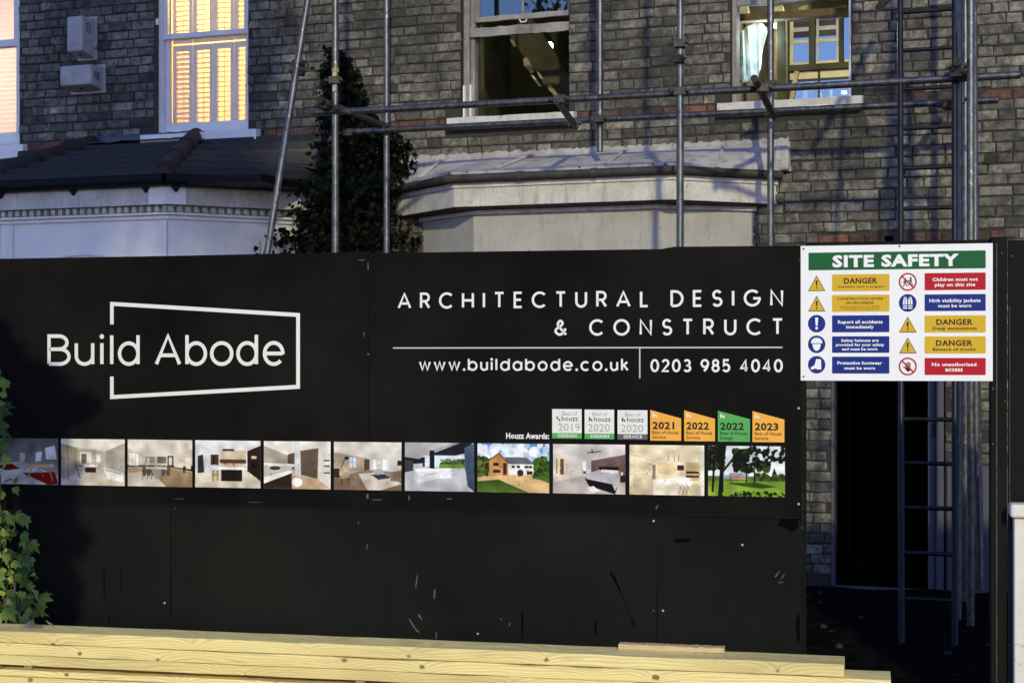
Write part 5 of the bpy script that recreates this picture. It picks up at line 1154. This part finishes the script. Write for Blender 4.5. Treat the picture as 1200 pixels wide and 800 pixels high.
    p = Pic(seed=9); p.rect(0, 0, 1, 1, (206, 200, 196)); p.grad([(0, 0), (1, 0), (1, .18), (.52, .32), (0, .12)], (216, 212, 210), (196, 190, 188)); p.grad([(0, .12), (.4, .3), (.4, .62), (0, .78)], (214, 208, 202)); p.rect(.03, .27, .17, .66, (226, 214, 190)); p.rect(.1, .3, .15, .62, (120, 86, 60)); p.rect(.04, .3, .06, .6, (150, 130, 110)); p.rect(.41, .34, .46, .55, (244, 246, 248)); p.rect(.42, .54, .46, .6, (90, 90, 92)); p.grad([(.53, .33), (1, .2), (1, .62), (.53, .58)], (122, 100, 98), (104, 84, 84)); p.grad([(0, .78), (.42, .64), (1, .7), (1, 1), (0, 1)], (182, 172, 164), (204, 198, 192)); p.rect(.64, .45, .91, .56, (26, 24, 26)); p.grad([(.44, .68), (.92, .72), (.86, 1), (.5, .84)], (22, 20, 24)); p.grad([(.46, .6), (.66, .5), (.92, .52), (.93, .72), (.86, .94), (.82, .8), (.46, .7)], (176, 174, 180), (196, 194, 198)); p.rect(.66, .51, .8, .56, (220, 220, 222)); p.rect(.8, .52, .9, .58, (228, 226, 222)); p.line(.48, .17, .66, .14, .018, (56, 46, 44)); p.line(.54, .1, .55, .17, .02, (60, 50, 46)); p.rect(.93, .62, 1, .76, (50, 44, 44)); p.rect(.94, .55, .97, .62, (236, 220, 190)); p.grad([(.46, .88), (.56, .84), (.66, .94), (.56, .98)], (236, 234, 232)); out.append(p)
    p = Pic(seed=10); p.rect(0, 0, 1, 1, (232, 218, 186)); p.grad([(0, 0), (.96, 0), (.96, .3), (.6, .34), (.36, .3), (.06, .16)], (236, 226, 198), (222, 208, 176)); p.grad([(.05, .18), (.36, .32), (.36, .82), (.05, .95)], (226, 214, 182), (214, 200, 168)); p.line(.06, .2, .36, .33, .01, (184, 168, 132)); p.rect(.31, .4, .35, .68, (140, 130, 112)); p.rect(.38, .34, .62, .58, (214, 196, 156)); p.rect(.64, .4, .73, .5, (58, 48, 40)); p.rect(.75, .34, .93, .7, (204, 182, 140)); p.rect(.76, .52, .93, .56, (50, 44, 40)); p.rect(.76, .6, .93, .64, (60, 52, 46)); p.rect(.96, 0, 1, 1, (236, 232, 222)); p.grad([(0, .96), (.36, .82), (.7, .72), (.95, .8), (.95, 1), (0, 1)], (206, 192, 162)); p.grad([(.32, .72), (.68, .62), (.82, .66), (.8, .7), (.5, .8), (.32, .76)], (250, 246, 232)); p.grad([(.32, .76), (.5, .8), (.5, 1), (.32, 1)], (240, 232, 212)); p.grad([(.5, .8), (.78, .7), (.7, 1), (.5, 1)], (226, 218, 198))
    for x in (.7, .75, .8): p.line(x, .74, x - .04, .98, .012, (150, 126, 100)); p.line(x - .03, .8, x + .04, .98, .012, (160, 136, 108)); p.ell(x, .76, .04, .05, (244, 242, 234))
    for x in (.52, .6, .66): p.line(x, .2, x, .34, .008, (90, 80, 66)); p.ell(x, .35, .012, .018, (255, 246, 220))
    out.append(p)
    p = Pic(seed=11); p.rect(0, 0, 1, .62, (206, 214, 220), (232, 236, 238)); p.rect(0, .68, 1, 1, (120, 150, 56), (150, 176, 72)); p.rect(0, .6, 1, .7, (100, 120, 60)); p.rect(.18, .58, .28, .66, (150, 160, 180)); p.grad([(.28, .54), (.52, .54), (.54, .6), (.26, .6)], (160, 166, 176)); p.rect(.3, .6, .5, .67, (176, 140, 120)); p.rect(.6, .6, .84, .66, (120, 110, 96)); p.grad([(.82, .66), (.86, .42), (.92, .66)], (20, 28, 26)); p.blobs(50, (.6, .56, 1, .66), .03, [(50, 72, 30), (80, 100, 40)]); p.blobs(220, (.34, .08, .8, .5), .04, [(18, 24, 12), (30, 42, 16), (60, 80, 28), (14, 18, 10)]); p.blobs(120, (.5, 0, 1, .3), .035, [(16, 20, 12), (28, 36, 18), (205, 212, 216)]); p.blobs(120, (0, 0, .2, .45), .04, [(16, 20, 12), (60, 78, 30), (24, 30, 16)]); p.grad([(.13, 1), (.16, .4), (.12, 0), (.24, 0), (.2, .5), (.2, .9), (.26, 1)], (14, 12, 12)); p.line(.2, .5, .4, .12, .04, (16, 14, 12)); p.line(.4, .12, .6, .02, .03, (16, 14, 12)); p.line(.06, .9, .08, .3, .04, (18, 16, 14)); p.line(.61, .72, .6, .4, .025, (18, 16, 14)); p.line(.5, .72, .5, .5, .018, (26, 24, 18)); p.grad([(.25, .74), (.6, .72), (.9, .8), (.7, .84), (.45, .8)], (56, 84, 24)); p.grad([(.1, 1), (.5, .92), (1, .94), (1, 1)], (30, 44, 16)); p.blobs(60, (.15, .92, 1, 1), .03, [(26, 40, 14), (120, 160, 44)]); out.append(p)
    return out
PX = [(-8, 69), (72.5, 147), (150.5, 226), (229.5, 306), (310, 388), (392, 471), (475, 556), (560, 644), (648.5, 733), (738, 825.5), (830, 920)]
for i, (p, (a, b)) in enumerate(zip(pics(), PX)):
    p.clutter().blur().tex(.03); im = p.image('print_%d' % i); nm = 'photo_print_%d' % i
    bd = NB(nm); uvn = bd.n('ShaderNodeUVMap'); it = bd.n('ShaderNodeTexImage'); it.image = im; bd.l(uvn.outputs[0], it.inputs[0])
    bd.set(bd.mix(1.0, it.outputs[0], (.92, .90, .88), 'MULTIPLY'), .5, 0, .12)
    pm = (a + b) / 2; tz0, tz1 = HOARD.z(pm, 513 + .0105 * pm), HOARD.z(pm, 566.5 + .0168 * pm); u0, u1 = HOARD.u(a), HOARD.u(b); mb = MB(); mb.box(u0, u1, YF + .0003, YF + .0014, tz1, tz0)
    o = mb.build('photo_print', nm, ho); uv = o.data.uv_layers.new(name='UVMap')
    for poly in o.data.polygons:
        for li in poly.loop_indices:
            v = o.data.vertices[o.data.loops[li].vertex_index].co; uv.data[li].uv = ((v.x - u0) / (u1 - u0), (v.z - tz1) / (tz0 - tz1))

# ------------------------------------------------------------------ gateway boards right of the opening and header
gw = frame_empty('gate_surround', HOARD); tag(gw, 'black painted posts and header board round the open gateway right of the hoarding', 'gate surround')
HB = HOARD.z(1050, 282)
mb = MB(); mb.box(HOARD.u(944), HOARD.u(1181), .022, .060, HOARD.z(1050, 330), HB); mb.build('header_board', 'black_ply', gw, bevel=.003)
mb = MB(); mb.box(HOARD.u(1161), HOARD.u(1180), -.01, .12, 0.0, HB + .01); mb.build('gate_post', 'black_ply', gw, bevel=.003)
mb = MB(); mb.box(HOARD.u(1182), HOARD.u(1760), .02, .04, 0.0, HOARD.z(1190, 281)); mb.build('side_board', 'black_ply', gw, bevel=.002)
mb = MB(); mb.box(HOARD.u(1167), HOARD.u(1168.5), -.014, -.0105, 0.2, HB - .02); mb.box(HOARD.u(1183), HOARD.u(1184), .012, .019, 0.2, HB - .3); mb.build('cover_strip', 'dark_steel', gw)
for (px_, py) in ((1174, 297), (1163.5, 455), (1163.5, 520), (1178, 470), (1186, 300)): u_, zq = HOARD.uz(px_, py); mb = MB(); mb.tube((u_, -.010, zq), (u_, -.0135, zq), .004, 8); mb.build('screw', 'scuff_paint', gw)

# ------------------------------------------------------------------ safety sign
SG = Plane(HOARD.D, 12.49)
sg = frame_empty('safety_sign', HOARD); tag(sg, 'white site safety sign with green title band and coloured warning panels', 'sign')
SU0, SU1 = HOARD.u(938.5), HOARD.u(1163); SZ0, SZ1 = HOARD.z(1050, 446), HOARD.z(1050, 287)
mb = MB(); mb.box(SU0, SU1, -.022, -.0155, SZ0, SZ1); mb.build('board', 'sign_white', sg, bevel=.0008)
YS = -.0226
# sign coordinates: x 0..1082, y 0..800 of an enlarged view of the board; board spans 0..1052 / 22..780
def sx(x, y=400): return SU0 + (SU1 - SU0) * (x + 8 - (y - 400) * -.008) / (1052 + 4)
def sz(y, x=500): return SZ1 - (SZ1 - SZ0) * (y - (28 - .014 * (x - 500)) ) / (760)
sz = lambda y, x=500: SZ1 - (SZ1 - SZ0) * (y - 30 + .016 * (x - 500)) / 752
def rr(mb, x0, x1, y0, y1, y, r=4):
    P = []
    for (cx, cy, a) in ((x1 - r, y0 + r, 0), (x0 + r, y0 + r, 90), (x0 + r, y1 - r, 180), (x1 - r, y1 - r, 270)):
        for k in range(4): t = R(a + 30 * k); P.append((sx(cx + r * math.cos(t)), sz(cy - r * math.sin(t), (x0 + x1) / 2)))
    mb.sheet(P, y)
def st(parent, text, x0, x1, y0, y1, m, bold, xm): return typeset(parent, text, sx(x0), sx(x1), sz(y1, xm), sz(y0, xm), YS - .0006, m, bold)
mb = MB(); rr(mb, 36, 1010, 68, 166, YS); tb = mb.build('title_band', 'sign_green', sg); 
def split_letters(o):
    '''one object per letter of a set line'''
    me = o.data; adj = {}
    for p in me.polygons:
        for a in p.vertices: adj.setdefault(a, set()).update(p.vertices)
    seen = set(); par = o.parent; m = me.materials[0].name
    for v0 in range(len(me.vertices)):
        if v0 in seen or v0 not in adj: continue
        comp = {v0}; q = [v0]
        while q:
            for b in adj[q.pop()]:
                if b not in comp: comp.add(b); q.append(b)
        seen |= comp; ids = sorted(comp); ix = {v: i for i, v in enumerate(ids)}
        mb = MB(); mb.add([tuple(me.vertices[i].co) for i in ids], [tuple(ix[i] for i in p.vertices) for p in me.polygons if p.vertices[0] in comp]); mb.build('letter', m, par)
    bpy.data.objects.remove(o)
split_letters(st(tb, 'SITE SAFETY', 170, 866, 84, 148, 'sign_white', .045, 500))
ROWS_L = [('sign_yellow', 194, 288, [('DANGER', 234, 420, 214, 245, .03), ('Demolition work in progress', 200, 454, 257, 268, .02)], 'warn'),
          ('sign_yellow', 308, 402, [('CONSTRUCTION WORK', 197, 454, 323, 336, .02), ('IN PROGRESS', 250, 400, 346, 359, .02), ('Parents are advised to warn children', 213, 437, 370, 377, .01), ('of the dangers of entering this site', 220, 430, 382, 389, .01)], 'warn'),
          ('sign_blue', 422, 516, [('Report all accidents', 201, 449, 449, 467, .03), ('immediately', 247, 400, 477, 494, .03)], 'excl'),
          ('sign_blue', 538, 630, [('Safety helmets are', 219, 427, 553, 568, .03), ('provided for your safety', 190, 457, 577, 592, .03), ('and must be worn', 224, 420, 601, 616, .03)], 'helmet'),
          ('sign_blue', 651, 745, [('Protective footwear', 198, 446, 677, 694, .03), ('must be worn', 237, 407, 706, 722, .03)], 'boot')]
ROWS_R = [('sign_red', 184, 278, [('Children must not', 722, 968, 210, 228, .03), ('play on this site', 735, 954, 239, 257, .03)], 'nokids'),
          ('sign_blue', 301, 393, [('High visibility jackets', 705, 982, 326, 344, .03), ('must be worn', 754, 932, 355, 372, .03)], 'vest'),
          ('sign_yellow', 417, 511, [('DANGER', 743, 940, 437, 468, .03), ('Deep excavations', 722, 962, 479, 495, .025)], 'warn'),
          ('sign_yellow', 532, 626, [('DANGER', 741, 939, 552, 583, .03), ('Beware of trucks', 724, 956, 594, 610, .025)], 'warn'),
          ('sign_red', 650, 744, [('No unauthorised', 719, 960, 676, 694, .03), ('access', 792, 886, 707, 723, .03)], 'noentry')]
def disc(mb, cx, cy, r, y, xm, n=28, r0=0):
    if r0: 
        for i in range(n):
            t0, t1 = 2 * math.pi * i / n, 2 * math.pi * (i + 1) / n
            mb.sheet([(sx(cx + q * math.cos(t)), sz(cy - q * math.sin(t), xm)) for q, t in ((r0, t0), (r, t0), (r, t1), (r0, t1))], y)
    else: mb.sheet([(sx(cx + r * math.cos(2 * math.pi * i / n)), sz(cy - r * math.sin(2 * math.pi * i / n), xm)) for i in range(n)], y)
def poly(mb, P, y, xm):
    P = [(sx(a), sz(b, xm)) for a, b in P]; A = sum(P[i][0] * P[(i + 1) % len(P)][1] - P[(i + 1) % len(P)][0] * P[i][1] for i in range(len(P)))
    if A < 0: P = P[::-1]
    mb.sheet(P, y)
for rows, xa, xb, cx in ((ROWS_L, 168, 486, 82), (ROWS_R, 679, 1010, 587)):
    for (m, y0, y1, lines, pic) in rows:
        xm = (xa + xb) / 2; mb = MB(); rr(mb, xa, xb, y0, y1, YS, 5); pn = mb.build('message_panel', m, sg)
        tm = 'sign_black' if m == 'sign_yellow' else 'sign_white'
        for (t, a, b, c, d, bo) in lines: st(pn, t, a, b, c, d, tm, bo, xm)
        cy = (y0 + y1) / 2 + (2 if cx < 100 else 4); 
        if pic == 'warn':
            mb = MB(); poly(mb, [(cx - 48, cy + 46), (cx + 49, cy + 46), (cx, cy - 42)], YS, cx); k = mb.build('pictogram', 'sign_black', sg)
            mb = MB(); poly(mb, [(cx - 42, cy + 42), (cx + 43, cy + 42), (cx, cy - 35)], YS - .0005, cx); mb.build('triangle_field', 'sign_yellow', k)
            mb = MB(); poly(mb, [(cx - 6, cy - 12), (cx + 6, cy - 12), (cx + 3, cy + 18), (cx - 3, cy + 18)], YS - .001, cx); disc(mb, cx, cy + 28, 5, YS - .001, cx, 10); mb.build('exclamation_mark', 'sign_black', k); continue
        if pic in ('nokids', 'noentry'):
            mb = MB(); disc(mb, cx, cy, 50, YS, cx, r0=41); dx = 30
            mb.sheet([(sx(a), sz(b, cx)) for a, b in ((cx - 33, cy - 27), (cx - 27, cy - 33), (cx + 33, cy + 27), (cx + 27, cy + 33))][::-1], YS - .0012); k = mb.build('pictogram', 'sign_red', sg)
            mb = MB(); y = YS - .0006
            if pic == 'nokids':
                for ox, oy in ((-14, 3), (16, -3)):
                    disc(mb, cx + ox, cy + oy - 17, 6, y, cx, 10); poly(mb, [(cx + ox - 5, cy + oy - 10), (cx + ox + 6, cy + oy - 10), (cx + ox + 5, cy + oy + 6), (cx + ox - 5, cy + oy + 6)], y, cx)
                    poly(mb, [(cx + ox - 5, cy + oy + 6.2), (cx + ox + .5, cy + oy + 6.2), (cx + ox - 9, cy + oy + 24), (cx + ox - 14, cy + oy + 22)], y, cx); poly(mb, [(cx + ox + 1, cy + oy + 6.2), (cx + ox + 5, cy + oy + 6.2), (cx + ox + 14, cy + oy + 20), (cx + ox + 9, cy + oy + 23)], y, cx); poly(mb, [(cx + ox - 5.2, cy + oy - 9), (cx + ox - 5.2, cy + oy - 3), (cx + ox - 15, cy + oy + 3), (cx + ox - 16, cy + oy - 1)], y, cx)
            else:
                poly(mb, [(cx - 12, cy + 4), (cx + 14, cy + 4), (cx + 16, cy + 20), (cx + 4, cy + 30), (cx - 10, cy + 22)], y, cx)
                for j, (a, l) in enumerate(((-12, 18), (-5, 24), (3, 25), (10, 20))): poly(mb, [(cx + a, cy + 3.8), (cx + a + 5, cy + 3.8), (cx + a + 6, cy - l), (cx + a + 1, cy - l)], y, cx)
                poly(mb, [(cx - 12.3, cy + 6), (cx - 12.3, cy + 14), (cx - 26, cy + 2), (cx - 22, cy - 2)], y, cx)
            mb.build('figure', 'sign_black', k); continue
        mb = MB(); disc(mb, cx, cy, 49, YS, cx); k = mb.build('pictogram', 'sign_blue', sg); mb = MB(); y = YS - .0006
        if pic == 'excl': poly(mb, [(cx - 9, cy - 34), (cx + 9, cy - 34), (cx + 5, cy + 12), (cx - 5, cy + 12)], y, cx); disc(mb, cx, cy + 25, 8, y, cx, 14)
        elif pic == 'helmet': poly(mb, [(cx - 33, cy - 6), (cx + 33, cy - 6), (cx + 28, cy - 24), (cx + 12, cy - 36), (cx - 12, cy - 36), (cx - 28, cy - 24)], y, cx); poly(mb, [(cx - 24, cy - 2), (cx + 24, cy - 2), (cx + 18, cy + 24), (cx + 6, cy + 36), (cx - 6, cy + 36), (cx - 18, cy + 24)], y, cx)
        elif pic == 'boot': poly(mb, [(cx - 2, cy - 32), (cx + 24, cy - 30), (cx + 26, cy + 26), (cx + 2, cy + 26), (cx - 4, cy + 20), (cx - 30, cy + 28), (cx - 34, cy + 16), (cx - 12, cy + 2)], y, cx)
        elif pic == 'vest':
            poly(mb, [(cx - 20, cy - 32), (cx - 8, cy - 32), (cx - 3, cy - 14), (cx - 3, cy + 32), (cx - 26, cy + 32), (cx - 26, cy - 8)], y, cx); poly(mb, [(cx + 20, cy - 32), (cx + 8, cy - 32), (cx + 3, cy - 14), (cx + 3, cy + 32), (cx + 26, cy + 32), (cx + 26, cy - 8)], y, cx)
            mb.build('figure', 'sign_white', k); mb = MB(); y = YS - .0011
            for q_ in (8, 20): poly(mb, [(cx - 26, cy + q_), (cx + 26, cy + q_), (cx + 26, cy + q_ + 5), (cx - 26, cy + q_ + 5)], y, cx)
            for q_ in (-17, 12): poly(mb, [(cx + q_, cy - 30), (cx + q_ + 4, cy - 30), (cx + q_ + 4, cy + 7), (cx + q_, cy + 7)], y, cx)
            mb.build('stripe', 'sign_blue', k); continue
        mb.build('figure', 'sign_white', k)
for (px_, py) in ((942, 292), (1054, 289), (942, 441)): u_, zq = HOARD.uz(px_, py); mb = MB(); mb.tube((u_, -.0222, zq), (u_, -.0255, zq), .0042, 10); mb.build('screw', 'dark_steel', sg)

# ------------------------------------------------------------------ neighbour's white gate pier
pr = frame_empty('gate_pier', HOARD); tag(pr, 'white painted pier with a projecting cap at the right of the gateway', 'pier')
W = .10; u0 = HOARD.u(1188.5, W); zc0, zc1 = HOARD.z(1188, 606, W), HOARD.z(1188, 590, W)
mb = MB(); mb.box(u0, u0 + .42, -W, -W + .09, 0, zc0 - .001); mb.build('shaft', 'pier_paint', pr, bevel=.006)
mb = MB(); mb.box(u0 - .018, u0 + .45, -W - .03, -W + .095, zc0, zc1); mb.build('cap', 'pier_paint', pr, bevel=.012)
mb = MB(); mb.box(HOARD.u(1181.5, .02), u0 - .003, -.03, .015, 0, zc0 - .06); mb.build('side_strip', 'rubble', pr, bevel=.003)

# ------------------------------------------------------------------ timber stack
rgt = random.Random(12)
def plank(px0, px1, w, depth, z0, z1, label, m='pine', off=0.0, du=0.0):
    u0, u1 = STACK.u(px0), STACK.u(px1); L = u1 - u0; D = depth; H = z1 - z0; n = 40; mb = MB(); c = .0035
    prof = [(0, c), (c, 0), (D - c, 0), (D, c), (D, H - c), (D - c, H), (c, H), (0, H - c)]
    for i in range(n + 1):
        x = -L / 2 + L * i / n; ww = .0012 * math.sin(i * .7 + w * 9) 
        for (y, z) in prof: mb.v.append((x, y + ww + rgt.uniform(-.0006, .0006), z - H / 2 + rgt.uniform(-.0012, .0012) - (rgt.uniform(0, .0035) if y < .01 and z > H - .01 and rgt.random() < .3 else 0)))
    for i in range(n):
        for e in range(8): a = 8 * i; mb.f.append((a + e, a + 8 + e, a + 8 + (e + 1) % 8, a + (e + 1) % 8)); mb.mi.append(0)
    mb.f += [tuple(range(0, 8)), tuple(range(8 * n + 7, 8 * n - 1, -1))]; mb.mi += [0, 0]
    o = mb.build('timber_plank', m); o.rotation_euler = (0, 0, -STACK.a)
    uc = (u0 + u1) / 2; loc = Vector((0, STACK.D, 0)) + Matrix.Rotation(-STACK.a, 3, 'Z') @ Vector((uc, off, 0)); o.location = (loc.x, loc.y, (z0 + z1) / 2)
    tag(o, label, 'plank', 'sawn timber planks stacked in front of the hoarding'); return o
zt = .388
plank(-330, 989, 0, .20, zt - .054, zt, 'topmost front plank of the pale timber stack, square cut right end')
plank(-330, 1044, 1, .20, zt - .110, zt - .0565, 'front plank second from the top, its end stepping out furthest right', off=-.003)
plank(-330, 1035, 2, .20, zt - .158, zt - .1115, 'front plank third from the top, just above the wide dark gap', off=.002)
plank(-330, 1010, 3, .20, zt - .207, zt - .178, 'thin front plank below the wide dark gap in the stack', off=-.004)
plank(-330, 1020, 4, .20, zt - .262, zt - .210, 'lowest front plank showing along the bottom of the picture', off=.0)
plank(-330, 1020, 5, .20, zt - .325, zt - .265, 'front plank under the lowest one showing, near the pavement', off=.0)
plank(-330, 1000, 6, .20, 0.0, zt - .328, 'bottom front plank of the stack lying on the pavement', off=.0)
# spacer laths in the gap
for k, px_ in enumerate((30, 420, 800)):
    mb = MB(); u_ = STACK.u(px_); mb.box(-.02, .02, -.01, .19, 0, .0185); o = mb.build('spacer_lath', 'old_timber'); loc = Vector((0, STACK.D, 0)) + Matrix.Rotation(-STACK.a, 3, 'Z') @ Vector((u_, .03, 0)); o.location = (loc.x, loc.y, zt - .177); o.rotation_euler = (0, 0, -STACK.a)
    tag(o, ['thin spacer lath in the stack gap near the ivy', 'thin spacer lath in the stack gap below the middle of the hoarding', 'thin spacer lath in the stack gap towards the gateway'][k], 'lath', 'spacer laths between the planks')
plank(719, 845, 9, .06, zt + .0005, zt + .025, 'short thin pinkish offcut lying on top of the stack', 'pink_pine', off=.135)
# dead leaves on the planks at the left
for k, (px_, d) in enumerate(((20, .05), (45, .08), (37, .03))):
    mb = MB(); V, F = leaf_verts(1); mb.add(V, F); o = mb.build('dead_leaf', 'old_timber'); loc = Vector((0, STACK.D, 0)) + Matrix.Rotation(-STACK.a, 3, 'Z') @ Vector((STACK.u(px_), .06 + d, 0)); o.location = (loc.x, loc.y, zt + .012); o.scale = (.05, .05, .05); o.rotation_euler = (.5, .2, k * 1.3)
    tag(o, ['dry leaf on the planks closest to the ivy stems', 'dry curled leaf on the planks, last one before the bare timber', 'dry leaf on the planks between two others'][k], 'leaf', 'dry leaves fallen on the planks')
# rubble in the dark gateway
mb = MB()
for k in range(30):
    x, y, q_ = rgt.uniform(1.9, 4.3), -rgt.uniform(.4, 3.4), rgt.uniform(.012, .035); n_ = 7
    c = [(x + q_ * math.cos(i * 6.283 / n_) * rgt.uniform(.6, 1), y + q_ * math.sin(i * 6.283 / n_) * rgt.uniform(.6, 1), .02) for i in range(n_)]; t_ = [(x + (a - x) * .7, y + (b_ - y) * .7, .02 + q_ * rgt.uniform(.5, .8)) for a, b_, _ in c]
    mb.add(c + t_, [(i, (i + 1) % n_, (i + 1) % n_ + n_, i + n_) for i in range(n_)] + [tuple(range(n_, 2 * n_))])
o = mb.build('rubble', 'rubble'); o.location = (0, HOUSE.D, 0); o.rotation_euler = (0, 0, -HOUSE.a); tag(o, 'broken bits of masonry strewn on the yard soil', 'rubble', kind='stuff')
print('objects', len(bpy.data.objects))
